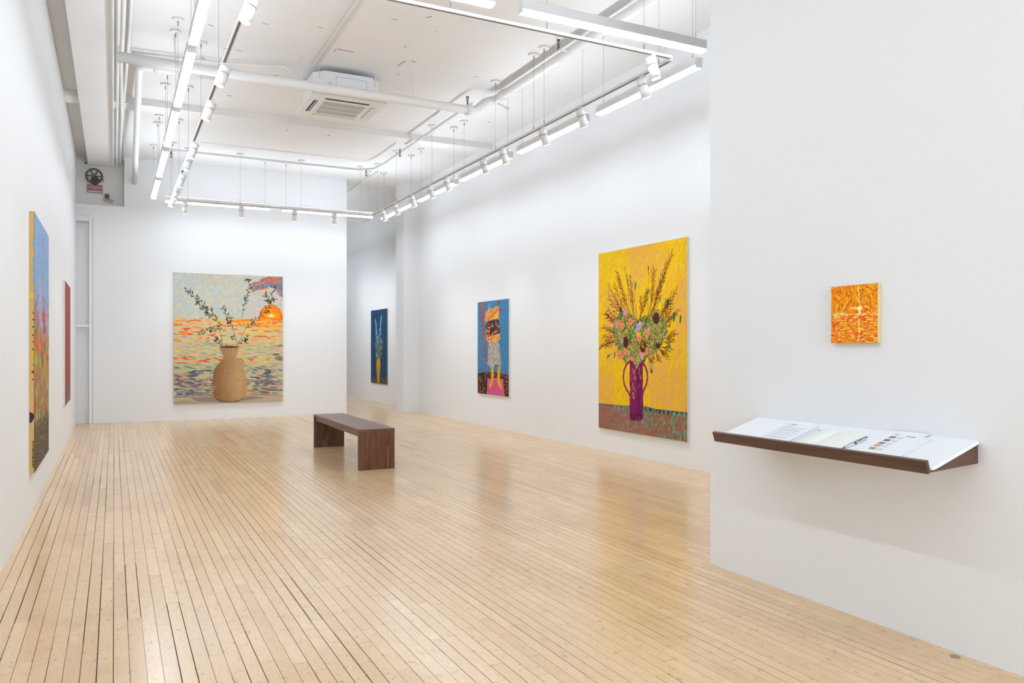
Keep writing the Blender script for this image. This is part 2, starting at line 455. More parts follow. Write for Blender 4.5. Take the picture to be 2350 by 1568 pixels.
# ================================================================== linear pendant lights
LB, LH, LWD = 3.95, 0.085, 0.078
def hang(root, x, y, ztop, r=0.0016, can=True):
    MB().cyl((x, y, ztop), (x, y, ZC - 0.02), r, n=6, caps=False).build('cable', M['steel'], root)
    MB().cyl((x, y, ztop - 0.004), (x, y, ztop + 0.05), 0.007, 0.004, n=8).build('cable_gripper', M['gripper'], root)
    if can:
        c = MB().cyl((x, y, ZC - 0.022), (x, y, ZC - 0.001), 0.062, n=20).build('ceiling_canopy', M['white_metal'], root)
        MB().cyl((x, y, ZC - 0.07), (x, y, ZC - 0.022), 0.006, n=8).build('canopy_nipple', M['gripper'], c)
def linear_light(axis, a0, a1, fixed, label, group):
    mid = (a0 + a1) / 2
    root = thing('linear_light', (fixed, mid, LB) if axis == 1 else (mid, fixed, LB), label, 'light', group)
    def bx(name, u0, u1, w, z0, z1, m):
        b = MB()
        if axis == 1: b.box(fixed - w / 2, fixed + w / 2, u0, u1, z0, z1)
        else: b.box(u0, u1, fixed - w / 2, fixed + w / 2, z0, z1)
        return b.build(name, M[m], root)
    bx('housing', a0 + 0.004, a1 - 0.004, LWD, LB + 0.008, LB + LH, 'white_metal')
    bx('diffuser', a0 + 0.006, a1 - 0.006, LWD - 0.008, LB - 0.014, LB + 0.008, 'diffuser')
    bx('added_uplight', a0 + 0.006, a1 - 0.006, LWD - 0.02, LB + LH, LB + LH + 0.003, 'up_fill')  # extra emitter added to lift the ceiling brightness
    bx('end_cap', a0, a0 + 0.004, LWD, LB - 0.014, LB + LH, 'white_metal')
    bx('end_cap', a1 - 0.004, a1, LWD, LB - 0.014, LB + LH, 'white_metal')
    for a in (a0 + 0.09, a1 - 0.09):
        if axis == 1: hang(root, fixed, a, LB + LH)
        else: hang(root, a, fixed, LB + LH)
    return root
ORD = ['first', 'second', 'third', 'fourth', 'fifth', 'sixth', 'seventh', 'eighth', 'ninth', 'tenth']
left_rows = [(13.22, 14.90), (11.24, 12.98), (9.30, 10.98), (7.38, 9.12), (5.48, 7.20), (3.56, 5.26), (1.64, 3.34), (-0.28, 1.42), (-2.2, -0.5), (-4.1, -2.4)]
for i, (a0, a1) in enumerate(left_rows):
    linear_light(1, a0, a1, 0.605, f'white linear pendant light along the left wall, {ORD[i]} from the back wall', 'linear pendants along the left wall')
for i, (a0, a1) in enumerate([(13.41, 15.2), (11.41, 13.08), (9.5, 11.18), (7.58, 9.25), (5.66, 7.33)]):
    linear_light(1, a0, a1, 4.80, f'white linear pendant light along the right wall, {ORD[i]} from the back wall', 'linear pendants along the right wall')
linear_light(0, 0.80, 2.60, 15.12, 'white linear pendant light near the back wall, left of the pair', 'linear pendants near the back wall')
linear_light(0, 2.80, 4.57, 15.12, 'white linear pendant light near the back wall, right of the pair', 'linear pendants near the back wall')
linear_light(0, 2.79, 4.60, 5.36, 'white linear pendant light crossing the room, nearest the partition wall', 'linear pendants crossing the room overhead')
linear_light(0, 0.78, 2.56, 5.36, 'white linear pendant light crossing the room, cut by the top of the picture', 'linear pendants crossing the room overhead')
for i, (x, y) in enumerate([(4.2, 17.0), (4.75, 19.2), (4.75, 21.4), (2.4, 17.5), (2.4, 20.5)]):  # unseen pendants added to brighten the far room
    linear_light(1, y, y + 1.7, x, f'added linear pendant light, unseen in the room behind the back wall, {ORD[i]} of five', 'added linear pendants in the room beyond')

# ================================================================== lighting track
TB = 3.925
def track(axis, a0, a1, fixed, hangs, label):
    mid = (a0 + a1) / 2
    root = thing('lighting_track', (fixed, mid, TB) if axis == 1 else (mid, fixed, TB), label, 'track', 'thin white lighting tracks')
    w = 0.034
    b, s = MB(), MB()
    if axis == 1:
        b.box(fixed - w / 2, fixed + w / 2, a0, a1, TB + 0.003, TB + 0.026)
        s.box(fixed - 0.007, fixed + 0.007, a0 + 0.04, a1 - 0.04, TB, TB + 0.003)
    else:
        b.box(a0, a1, fixed - w / 2, fixed + w / 2, TB + 0.003, TB + 0.026)
        s.box(a0 + 0.04, a1 - 0.04, fixed - 0.007, fixed + 0.007, TB, TB + 0.003)
    b.build('rail', M['white_metal'], root); s.build('slot', M['slot'], root)
    for a in hangs:
        if axis == 1: hang(root, fixed, a, TB + 0.026)
        else: hang(root, a, fixed, TB + 0.026)
track(1, 5.60, 14.75, 0.885, (6.2, 7.9, 9.6, 11.3, 13.0, 14.5), 'thin white lighting track running along the left side')
track(1, 5.62, 14.82, 4.45, (5.8, 7.95, 8.2, 9.25, 11.55, 13.3, 14.4), 'thin white lighting track running along the right side')
track(0, 0.93, 4.42, 5.58, (1.1, 2.3, 3.15, 4.12), 'thin white lighting track crossing near the front')
track(0, 0.93, 4.42, 14.78, (1.15, 2.02, 3.1, 4.22), 'thin white lighting track crossing near the back wall')

track(1, 17.2, 22.0, 4.35, (17.6, 19.6, 21.6), 'thin white lighting track in the room beyond the back wall')

def track_head(x, y, aim, label, group, watt=1.0, cone=68):
    root = thing('track_spotlight', (x, y, TB), label, 'spotlight', group)
    aim = Vector(aim).normalized()
    MB().cbox((x, y, TB - 0.0105), (0.03, 0.065, 0.02) if abs(aim.x) > abs(aim.y) else (0.065, 0.03, 0.02)).build('adapter', M['white_metal'], root)
    piv = Vector((x, y, TB - 0.085))
    MB().cyl((x, y, TB - 0.02), piv, 0.011, n=10).build('stem', M['white_metal'], root)
    p0, pg, p1 = piv - aim * 0.065, piv + aim * 0.005, piv + aim * 0.125
    MB().cyl(p0, pg - aim * 0.002, 0.045, n=24).build('driver_housing', M['white_metal'], root)
    MB().cyl(pg - aim * 0.002, pg + aim * 0.002, 0.042, n=24).build('groove', M['dark'], root)
    MB().cyl(pg + aim * 0.002, p1, 0.045, n=24).build('barrel', M['white_metal'], root)
    MB().cyl(p1, p1 + aim * 0.003, 0.040, n=24).build('lens', M['lens'], root)
    ld = bpy.data.lights.new('spot_lamp', 'SPOT'); ld.energy = SPOT_W * watt; ld.spot_size = math.radians(cone); ld.spot_blend = 1.0
    ld.shadow_soft_size = 0.035; ld.color = (0.9, 0.96, 1.0)
    lo = bpy.data.objects.new('spot_lamp', ld); COL.objects.link(lo); lo.parent = root
    lo.location = p1 + aim * 0.012 - Vector((x, y, TB))
    lo.rotation_euler = aim.to_track_quat('-Z', 'Y').to_euler()
lh = [14.25, 13.5, 12.45, 11.25, 10.5, 8.68, 7.50, 5.95]
for i, y in enumerate(lh):
    aim = (-0.34, 0.02 * ((i % 3) - 1), -0.94)
    track_head(0.885, y, aim, f'white cylinder spotlight on the left track, {ORD[i]} from the back wall', 'spotlights on the left track')
rh = [14.05, 13.32, 12.45, 11.61, 10.93, 9.62, 9.02, 7.97, 7.14, 6.05]
for i, y in enumerate(rh):
    aim = (0.36, 0.05 * ((i % 3) - 1), -0.93)
    track_head(4.45, y, aim, f'white cylinder spotlight on the right track, {ORD[i]} from the back wall', 'spotlights on the right track')
for i, (x, t) in enumerate([(1.10, 'left end'), (2.04, 'left of middle'), (2.98, 'right of middle'), (3.72, 'right end')]):
    track_head(x, 14.78, (0.10 if i == 3 else 0.0, 0.36, -0.93), f'white cylinder spotlight on the back track, {t} of its four', 'spotlights on the back track')
track_head(4.21, 5.58, (0.25, -0.10, -0.95), 'large white cylinder spotlight hanging from the front track by the partition', 'spotlight on the front track')

for i, y in enumerate((17.9, 19.1, 20.4)):
    track_head(4.35, y, (0.5, 0.02, -0.86), f'white cylinder spotlight in the room beyond, {ORD[i]} from the opening', 'spotlights in the room beyond', 1.5, 110)

# ================================================================== pipes under the ceiling
def arc(c, a, b, r, n=6):
    """quarter bend from corner c: start towards a, end towards b"""
    c, a, b = Vector(c), Vector(a).normalized(), Vector(b).normalized()
    o = c + (a + b) * r
    return [o - b * r * math.cos(t) - a * r * math.sin(t) for t in [math.pi / 2 * k / n for k in range(n + 1)]]
def sprinkler(parent, p, up=True):
    d = 1 if up else -1; p = Vector(p); z = Vector((0, 0, d))
    h = MB().cyl(p, p + z * 0.05, 0.011, n=8)
    for s in (-1, 1):
        h.tube([p + z * 0.05, p + z * 0.075 + Vector((0.018 * s, 0, 0)), p + z * 0.10 + Vector((0.014 * s, 0, 0)), p + z * 0.115], 0.004, n=6)
    h.cyl(p + z * 0.05, p + z * 0.11, 0.004, n=6)
    h.cyl(p + z * 0.113, p + z * 0.119, 0.022, n=12)
    h.build('sprinkler_head', M['bronze'], parent)
r0 = 0.056
root = thing('sprinkler_main', (2.2, 9.5, 4.5), 'thick white sprinkler pipe crossing in front of the air conditioner', 'pipe')
MB().tube([(0.03, 9.48, 4.5), (4.20, 9.5, 4.5), (4.30, 9.52, 4.53), (4.46, 9.62, 4.67), (4.55, 9.66, 4.715), (4.615, 9.60, 4.725), (4.62, 9.48, 4.725), (4.62, 5.0, 4.725)], r0, n=16).build('pipe_run', M['pipe'], root)
MB().cyl((4.14, 9.5, 4.5), (4.22, 9.5, 4.5), r0 + 0.013, n=16).build('coupling', M['pipe'], root)
MB().cyl((4.62, 9.32, 4.725), (4.62, 9.42, 4.725), r0 + 0.013, n=16).build('coupling', M['pipe'], root)
MB().cyl((4.60, 9.62, 4.70), (4.86, 9.70, 4.66), 0.02, n=10).build('stub', M['pipe'], root)
sprinkler(root, (4.16, 9.5, 4.555)); sprinkler(root, (4.45, 7.62, 4.70))
for x in (0.6, 2.0, 3.4):
    MB().cyl((x, 9.5, 4.55), (x, 9.5, ZC), 0.005, n=6).build('hanger_rod', M['pipe'], root)
MB().cyl((4.45, 7.62, 4.71), (4.60, 7.62, 4.715), 0.014, n=8).build('head_arm', M['pipe'], root)
root = thing('sprinkler_branch', (4.5, 12.5, 4.74), 'thin white sprinkler branch pipe running to the back wall', 'pipe')
MB().tube([(4.36, 9.80, 4.70), (4.36, 10.4, 4.70), (4.36, 13.9, 4.70), (4.31, 14.2, 4.70), (4.1, 14.40, 4.70), (0.75, 14.40, 4.70)], 0.02, n=10).build('pipe_run', M['pipe'], root)
MB().cyl((4.28, 12.6, 4.70), (4.36, 12.6, 4.70), 0.012, n=8).build('head_arm', M['pipe'], root)
sprinkler(root, (4.28, 12.6, 4.695), False); sprinkler(root, (4.2, 14.3, 4.69), False); sprinkler(root, (0.86, 14.40, 4.69), False)
root = thing('drain_pipe', (0.3, 13.2, 4.5), 'white drain pipe sloping to the back wall beside the soffit', 'pipe')
MB().tube([(0.335, YB, 4.40)] + [(0.27, 10.42, 4.70)] + arc((0.265, 10.3, 4.70), (0, 1, 0), (1, 0, 0), 0.09)[1:] + [(1.25, 10.26, 4.70)], 0.043, n=14).build('pipe_run', M['pipe'], root)
MB().cyl((0.42, 10.29, 4.70), (0.50, 10.285, 4.70), 0.05, n=14).build('coupling', M['pipe'], root)
tag(MB().tube([(0.035, -2, 4.60), (0.035, 15.9, 4.60)], 0.019, n=10).build('conduit', M['pipe']), 'straight white conduit along the right edge of the soffit', 'conduit', 'conduits beside the soffit')
tag(MB().tube([(0.085, -2, 4.76), (0.085, 9.3, 4.76), (0.075, 10.6, 4.76), (0.10, 12.6, 4.70), (0.085, 15.9, 4.72)], 0.024, n=10).build('conduit', M['pipe']), 'white conduit bending slightly, second from the soffit', 'conduit', 'conduits beside the soffit')
tag(MB().tube([(0.15, -2, 4.79), (0.15, 9.3, 4.79), (0.12, 12.0, 4.78), (0.145, 15.9, 4.78)], 0.021, n=10).build('conduit', M['pipe']), 'white conduit third from the soffit, close under the ceiling', 'conduit', 'conduits beside the soffit')
tag(MB().tube([(0.185, 10.15, 4.80), (1.1, 10.05, 4.80), (1.88, 9.82, 4.80), (2.10, 9.98, 4.66), (2.197, 9.98, 4.66)], 0.017, n=10).build('conduit', M['pipe']), 'thin white conduit bending down into the air conditioner', 'conduit')
tag(MB().tube([(2.18, 9.75, 4.83), (2.17, 4.5, 4.83)], 0.018, n=10).build('conduit', M['pipe']), 'thin white conduit on the ceiling running from the air conditioner to the front', 'conduit')
tag(MB().tube([(4.64, 15.0, 4.835), (4.635, 19.9, 4.835)], 0.012, n=8).build('conduit', M['pipe']), 'thin conduit on the ceiling above the opening to the next room', 'conduit')

# ================================================================== air conditioner cassette
AX, AY, AZ = 2.62, 10.10, 4.455
ac = thing('air_conditioner', (AX, AY, AZ), 'white ceiling cassette air conditioner with a square grey grille', 'air conditioner')
def octo(hw, ch):
    return [(AX - hw + ch, AY - hw), (AX + hw - ch, AY - hw), (AX + hw, AY - hw + ch), (AX + hw, AY + hw - ch), (AX + hw - ch, AY + hw), (AX - hw + ch, AY + hw), (AX - hw, AY + hw - ch), (AX - hw, AY - hw + ch)]
body = MB().prism(octo(0.42, 0.13), 2, AZ + 0.03, 4.785).build('casing', M['white_metal'], ac)
pan = MB().box(AX - 0.475, AX + 0.475, AY - 0.475, AY + 0.475, AZ, AZ + 0.032).build('fascia_panel', M['white_metal'], ac, bevel=0.006)
gr = MB()
for k in range(28):
    y = AY - 0.245 + k * 0.0181
    gr.box(AX - 0.262, AX + 0.262, y, y + 0.0165, AZ - 0.006, AZ - 0.001)
gr = gr.box(AX - 0.262, AX + 0.262, AY - 0.247, AY + 0.255, AZ - 0.002, AZ + 0.001).build('grille', M['grille'], ac); gr['kind'] = 'stuff'
for k in (-0.085, 0.085):
    MB().box(AX - 0.262, AX + 0.262, AY + k - 0.006, AY + k + 0.006, AZ - 0.009, AZ - 0.005).build('grille_bar', M['white_metal'], gr)
for dx, dy, w, h in ((0, -0.36, 0.56, 0.05), (0, 0.37, 0.56, 0.05), (-0.37, 0, 0.05, 0.5), (0.37, 0, 0.05, 0.5)):
    op = MB().box(AX + dx - w / 2, AX + dx + w / 2, AY + dy - h / 2, AY + dy + h / 2, AZ - 0.002, AZ + 0.002).build('air_outlet', M['dark'], ac)
    if dx > 0 or dy > 0:
        MB().cbox((AX + dx, AY + dy, AZ - 0.004), (w - 0.01 if w > h else h * 0 + 0.042, h - 0.01 if h > w else 0.042, 0.006)).build('louver', M['white_metal'], op)
    elif dx < 0:
        MB().cbox((AX + dx + 0.004, AY, AZ - 0.004), (0.008, h - 0.02, 0.006)).build('louver', M['white_metal'], op)
MB().cyl((AX + 0.06, AY - 0.4215, 4.66), (AX + 0.06, AY - 0.4185, 4.66), 0.075, n=28).build('cover_disc', M['white_metal'], ac)
fr = MB()
for x0, x1, z0, z1 in ((-0.16, 0.23, 4.728, 4.731), (-0.16, 0.23, 4.60, 4.603), (-0.16, -0.157, 4.60, 4.73), (0.227, 0.23, 4.60, 4.73), (-0.25, -0.21, 4.606, 4.609), (-0.25, -0.21, 4.643, 4.646), (-0.25, -0.247, 4.606, 4.646), (-0.213, -0.21, 4.606, 4.646)):
    fr.box(AX + x0, AX + x1, AY - 0.4215, AY - 0.419, z0, z1)
fr.build('panel_seam', M['gripper'], ac)
for sx in (-0.36, 0.36):
    for sy in (-0.36, 0.36):
        MB().cyl((AX + sx, AY + sy, 4.70), (AX + sx, AY + sy, ZC), 0.006, n=6).build('hanger_rod', M['white_metal'], ac)

# ================================================================== niche: valve wheel, enamel sign, small sign
WX, WZ, WY = -0.322, 4.475, YN - 0.13
vw = thing('gate_valve', (WX, YN, WZ), 'dark green spoked iron valve wheel in the high niche', 'valve')
MB().torus((WX, WY, WZ), 0.128, 0.016, (0, 1, 0), 36, 8).build('rim', M['wheel'], vw)
for k in range(6):
    t = math.pi / 3 * k
    MB().cyl((WX, WY, WZ), (WX + 0.122 * math.cos(t), WY, WZ + 0.122 * math.sin(t)), 0.013, 0.010, n=8).build('spoke', M['wheel'], vw)
MB().cyl((WX, WY - 0.02, WZ), (WX, WY + 0.02, WZ), 0.03, n=14).build('hub', M['wheel'], vw)
MB().cyl((WX, WY - 0.05, WZ), (WX, YN, WZ - 0.0), 0.011, n=10).build('spindle', M['steel'], vw)
MB().cyl((WX + 0.01, WY + 0.035, WZ - 0.06), (WX + 0.01, YN, WZ - 0.06), 0.062, 0.075, n=18).build('valve_body', M['valve_red'], vw)
MB().tube([(WX + 0.04, WY + 0.05, WZ - 0.02), (WX + 0.085, WY + 0.06, WZ - 0.04), (WX + 0.12, WY + 0.05, WZ - 0.045), (WX + 0.14, WY, WZ - 0.04), (WX + 0.15, WY - 0.005, WZ - 0.10)], 0.007, n=6).build('chain', M['gripper'], vw)
sg = thing('enamel_sign', (-0.315, YN - 0.03, 4.19), 'faded red enamel sign under the valve wheel', 'sign')
sy = YN - 0.034
MB().box(-0.438, -0.192, sy, sy + 0.004, 4.19, 4.335).build('plate', M['sign_red'], sg)
MB().box(-0.425, -0.205, sy - 0.002, sy, 4.288, 4.303).build('pale_band', M['sign_pale'], sg)
MB().box(-0.425, -0.205, sy - 0.002, sy, 4.202, 4.222).build('pale_band', M['sign_pale'], sg)
def text_mesh(txt, size, loc, rot, mat, parent, name='lettering'):
    cu = bpy.data.curves.new(name, 'FONT'); cu.body = txt; cu.size = size; cu.align_x = 'CENTER'; cu.extrude = 0.0008
    o = bpy.data.objects.new(name, cu); COL.objects.link(o)
    dg = bpy.context.evaluated_depsgraph_get(); me = bpy.data.meshes.new_from_object(o.evaluated_get(dg))
    bpy.data.objects.remove(o)
    me.materials.clear(); me.materials.append(mat)
    ob = bpy.data.objects.new(name, me); COL.objects.link(ob); ob.parent = parent
    ob.location = Vector(loc) - WORLD[parent.name]; ob.rotation_euler = rot
    return ob
text_mesh('OPEN', 0.034, (-0.315, sy - 0.002, 4.250), (math.pi / 2, 0, 0), M['sign_pale'], sg)
for sx in (-0.415, -0.215):
    MB().cyl((sx, sy - 0.004, 4.325), (sx, YN, 4.325), 0.005, n=8).build('bolt', M['gripper'], sg)
s2 = thing('striped_tag', (-0.10, YN - 0.03, 4.03), 'small tilted white tag with maroon stripes at the niche bottom', 'sign')
R2 = Matrix.Rotation(math.radians(16), 3, 'Y')
cc = Vector((-0.10, YN - 0.03, 4.075))
MB().cbox(cc, (0.17, 0.004, 0.055), R2).build('plate', M['sign_pale'], s2)
for dz in (0.022, 0.0, -0.022):
    MB().cbox(cc + R2 @ Vector((0.0 if dz else 0.01, -0.003, dz)), (0.165 if dz else 0.12, 0.002, 0.007 if dz else 0.010), R2).build('stripe', M['sign_stripe'], s2)
kn = MB().cyl((-0.115, YN, 4.14), (-0.115, YN - 0.07, 4.14), 0.034, 0.026, n=10)
for k in range(10):
    t = k * 0.628
    kn.cbox((-0.115 + 0.034 * math.cos(t), YN - 0.06, 4.145 + 0.034 * math.sin(t)), (0.018, 0.03, 0.012), Matrix.Rotation(-t, 3, 'Y'))
tag(kn.build('drain_valve', M['wheel']), 'small dark knobbed valve cap just above the striped tag', 'valve')
tag(MB().cyl((-0.46, YN, 4.72), (-0.46, YN - 0.03, 4.72), 0.016, n=10).build('bolt_end', M['black']), 'single black bolt end high in the niche', 'bolt')

# ================================================================== corner post frame
pf = thing('post_frame', (-0.375, 16.06, 0), 'white painted post with two cross rails in the back left corner', 'post')
MB().box(-0.40, -0.352, 16.03 - 0.09, 15.99, 0, 3.74).build('post', M['white_metal'], pf, bevel=0.004)
MB().box(XL, -0.40, 16.03 - 0.08, 15.99, 3.63, 3.71).build('cross_rail', M['white_metal'], pf, bevel=0.003)
MB().box(XL, -0.40, 16.03 - 0.08, 15.99, 1.735, 1.775).build('cross_rail', M['white_metal'], pf, bevel=0.003)

# ================================================================== bench
bx0, bx1, by0, by1, bh = 2.418, 2.832, 8.485, 10.785, 0.452
bench = thing('bench', ((bx0 + bx1) / 2, (by0 + by1) / 2, 0), 'long walnut bench with slab ends in the middle of the floor', 'bench')
rot = math.radians(-0.55)
MB().box(bx0, bx1, by0, by1, bh - 0.03, bh).build('seat', M['walnut_y'], bench, bevel=0.002)
MB().box(bx0 + 0.001, bx1 - 0.001, by0 + 0.001, by0 + 0.046, 0, bh - 0.0302).build('leg', M['walnut_z'], bench, bevel=0.002)
MB().box(bx0 + 0.001, bx1 - 0.001, by1 - 0.046, by1 - 0.001, 0, bh - 0.0302).build('leg', M['walnut_z'], bench, bevel=0.002)
MB().box(bx0 + 0.018, bx0 + 0.042, by0 + 0.046, by1 - 0.046, bh - 0.085, bh - 0.0302).build('apron', M['walnut_y'], bench)
MB().box(bx1 - 0.042, bx1 - 0.018, by0 + 0.046, by1 - 0.046, bh - 0.085, bh - 0.0302).build('apron', M['walnut_y'], bench)
bench.rotation_euler.z = rot

# ================================================================== wall shelf with reading matter
SL0, SL1 = 2.10, 3.405
ang = math.atan2(0.102, 0.33)
sx0, sz0 = 3.0, 0.853
def top_pt(y, t, n=0.0):
    return Vector((sx0 + t * math.cos(ang) - n * math.sin(ang), y, sz0 + t * math.sin(ang) + n * math.cos(ang)))
shelf = thing('wall_shelf', (XP, (SL0 + SL1) / 2, 0.84), 'sloping white wall shelf with walnut lip and wedge sides', 'shelf')
# top: rounded slab
def round_rect(y0, y1, t0, t1, r, n=6):
    pts = []
    for cy, ct, a in ((y1 - r, t1 - r, 0), (y0 + r, t1 - r, 90), (y0 + r, t0 + r, 180), (y1 - r, t0 + r, 270)):
        for k in range(n + 1):
            q = math.radians(a + 90 * k / n); pts.append((cy + r * math.cos(q), ct + r * math.sin(q)))
    return pts
poly = round_rect(SL0, SL1, 0.012, 0.343, 0.02)
n = len(poly); tb = MB()
tb.add([top_pt(y, t, -0.014) for y, t in poly] + [top_pt(y, t, 0) for y, t in poly], [(i, (i + 1) % n, n + (i + 1) % n, n + i) for i in range(n)] + [tuple(range(n)), tuple(range(n, 2 * n))])
tb.build('shelf_top', M['laminate'], shelf, bevel=0.004)
for y0 in (SL0 + 0.012, SL1 - 0.03):
    a, b_, c, d = top_pt(0, 0.006, -0.0145), top_pt(0, 0.333, -0.0145), Vector((XP - 0.001, 0, 0.853)), Vector((3.012, 0, 0.836))
    MB().prism([(a.x, a.z), (XP - 0.001, b_.z + 0.004), (c.x, c.z), (d.x, d.z)], 1, y0, y0 + 0.018).build('side_panel', M['walnut_dark'], shelf)
lp = [top_pt(0, -0.008, 0.034), top_pt(0, 0.010, 0.034), top_pt(0, 0.010, -0.022), top_pt(0, -0.008, -0.022)]
MB().prism([(p.x, p.z) for p in lp], 1, SL0 + 0.012, SL1 + 0.0).build('lip', M['walnut_dark'], shelf, bevel=0.001)

def slab(name, y0, y1, t0, t1, n0, n1, mat, parent, rotd=0.0):
    cy, ct = (y0 + y1) / 2, (t0 + t1) / 2; r = math.radians(rotd)
    def P(y, t, n_):
        dy, dt = y - cy, t - ct
        return top_pt(cy + dy * math.cos(r) - dt * math.sin(r), ct + dy * math.sin(r) + dt * math.cos(r), n_)
    vs = [P(y, t, k) for k in (n0, n1) for t in (t0, t1) for y in (y0, y1)]
    return MB().add(vs, [(0, 2, 3, 1), (4, 5, 7, 6), (0, 1, 5, 4), (2, 6, 7, 3), (0, 4, 6, 2), (1, 3, 7, 5)]).build(name, mat, parent)
# press text stack
p1 = thing('paper_stack', top_pt(3.03, 0.15, 0), 'stack of printed text sheets at the left of the shelf', 'papers')
slab('sheets', 2.925, 3.141, 0.014, 0.292, 0.0004, 0.0055, M['paper_edge'], p1)
slab('top_sheet', 2.925, 3.141, 0.014, 0.292, 0.0055, 0.0058, M['paper'], p1)
slab('heading', 3.055, 3.095, 0.272, 0.279, 0.0058, 0.0060, M['text_dark'], p1)
slab('subheading', 3.06, 3.112, 0.252, 0.257, 0.0058, 0.0060, M['text'], p1)
yy = 0.240
for k, rows in enumerate((4, 5, 4, 4, 5)):
    for j in range(rows):
        slab('text_line', 2.958 + (0.05 if j == rows - 1 else random.uniform(0, 0.006)), 3.115, yy - 0.0026, yy, 0.0058, 0.0060, M['text'], p1)
        yy -= 0.0056
    yy -= 0.009
# open book
bk = thing('open_book', top_pt(2.75, 0.15, 0), 'open ivory notebook lying in the middle of the shelf', 'book')
slab('cover', 2.592, 2.900, 0.028, 0.246, 0.0004, 0.003, M['cover'], bk, 2.5)
def page_block(y_out, sgn, hmax, name):
    prof = []
    for k in range(13):
        q = k / 12.0
        prof.append((2.752 + sgn * q * abs(y_out - 2.752), 0.0045 + hmax * math.sin(math.pi * min(1, q * 1.15)) ** 0.7 * (1 - 0.45 * q) + (0.004 if sgn < 0 else 0.0)))
    v, f = [], []
    for t in (0.032, 0.242):
        for y, nn in prof: v.append(top_pt(y + (t - 0.137) * -0.04, t, nn))
        for y, nn in prof: v.append(top_pt(y + (t - 0.137) * -0.04, t, 0.0032))
    n_ = 13
    for k in range(12):
        f.append((k, k + 1, 2 * n_ + k + 1, 2 * n_ + k))
        f.append((n_ + k, n_ + k + 1, 3 * n_ + k + 1, 3 * n_ + k))
        f.append((k, k + 1, n_ + k + 1, n_ + k)); f.append((2 * n_ + k, 2 * n_ + k + 1, 3 * n_ + k + 1, 3 * n_ + k))
    f.append((12, n_ + 12, 3 * n_ + 12, 2 * n_ + 12)); f.append((0, n_, 3 * n_, 2 * n_))
    return MB().add(v, f, False).build(name, M['page'], bk)
page_block(2.895, 1, 0.019, 'page_block'); page_block(2.600, -1, 0.011, 'page_block')
for j in range(5):
    slab('handwriting', 2.655 + 0.012 * (j % 2), 2.725, 0.205 - j * 0.020, 0.207 - j * 0.020, 0.0165, 0.0168, M['text'], bk, 2.5)
# pen
pn = thing('pen', top_pt(2.583, 0.13, 0), 'pale pen with black clip beside the open notebook', 'pen')
MB().cyl(top_pt(2.590, 0.085, 0.005), top_pt(2.574, 0.21, 0.005), 0.0045, n=10).build('barrel', M['clear'], pn)
MB().cyl(top_pt(2.583, 0.138, 0.0052), top_pt(2.5815, 0.150, 0.0052), 0.0050, n=10).build('grip', M['black'], pn)
slab('clip', 2.574, 2.577, 0.160, 0.180, 0.010, 0.0112, M['black'], pn, 7)
# checklist stack
p2 = thing('checklist_stack', top_pt(2.4, 0.15, 0), 'stack of illustrated checklist sheets at the right of the shelf', 'papers')
slab('sheets', 2.288, 2.504, 0.014, 0.296, 0.0004, 0.0055, M['paper_edge'], p2, 1.0)
slab('top_sheet', 2.288, 2.504, 0.014, 0.296, 0.0055, 0.0058, M['paper'], p2, 1.0)
slab('loose_sheet', 2.325, 2.54, 0.060, 0.338, 0.0060, 0.0063, M['paper'], p2, -2.0)
thc = [(150, 138, 124), (104, 116, 118), (168, 140, 132), (222, 170, 138), (176, 166, 110)]
for k, tt in enumerate((0.257, 0.217, 0.180, 0.149, 0.112)):
    slab('thumbnail', 2.448, 2.480, tt - 0.012, tt + 0.012, 0.0066, 0.0069, plain('thumbnail_print', rgb(*thc[k]), 0.7, 0.2, var=0.25, scale=120), p2)
    for j in range(4):
        slab('caption_line', 2.405 + 0.006 * (j % 2), 2.440, tt + 0.006 - j * 0.006, tt + 0.0085 - j * 0.006, 0.0066, 0.0068, M['text'], p2)
slab('heading', 2.365, 2.412, 0.280, 0.287, 0.0066, 0.0069, M['text_dark'], p2)
slab('address_line', 2.452, 2.478, 0.285, 0.30, 0.0066, 0.0068, M['text'], p2)

# floor plate
fp = MB().cyl((3.285, 2.185, 0.0002), (3.285, 2.185, 0.0035), 0.019, n=20).build('floor_plate', M['brass'])
tag(fp, 'small round grey floor plate at the foot of the partition wall', 'floor plate')
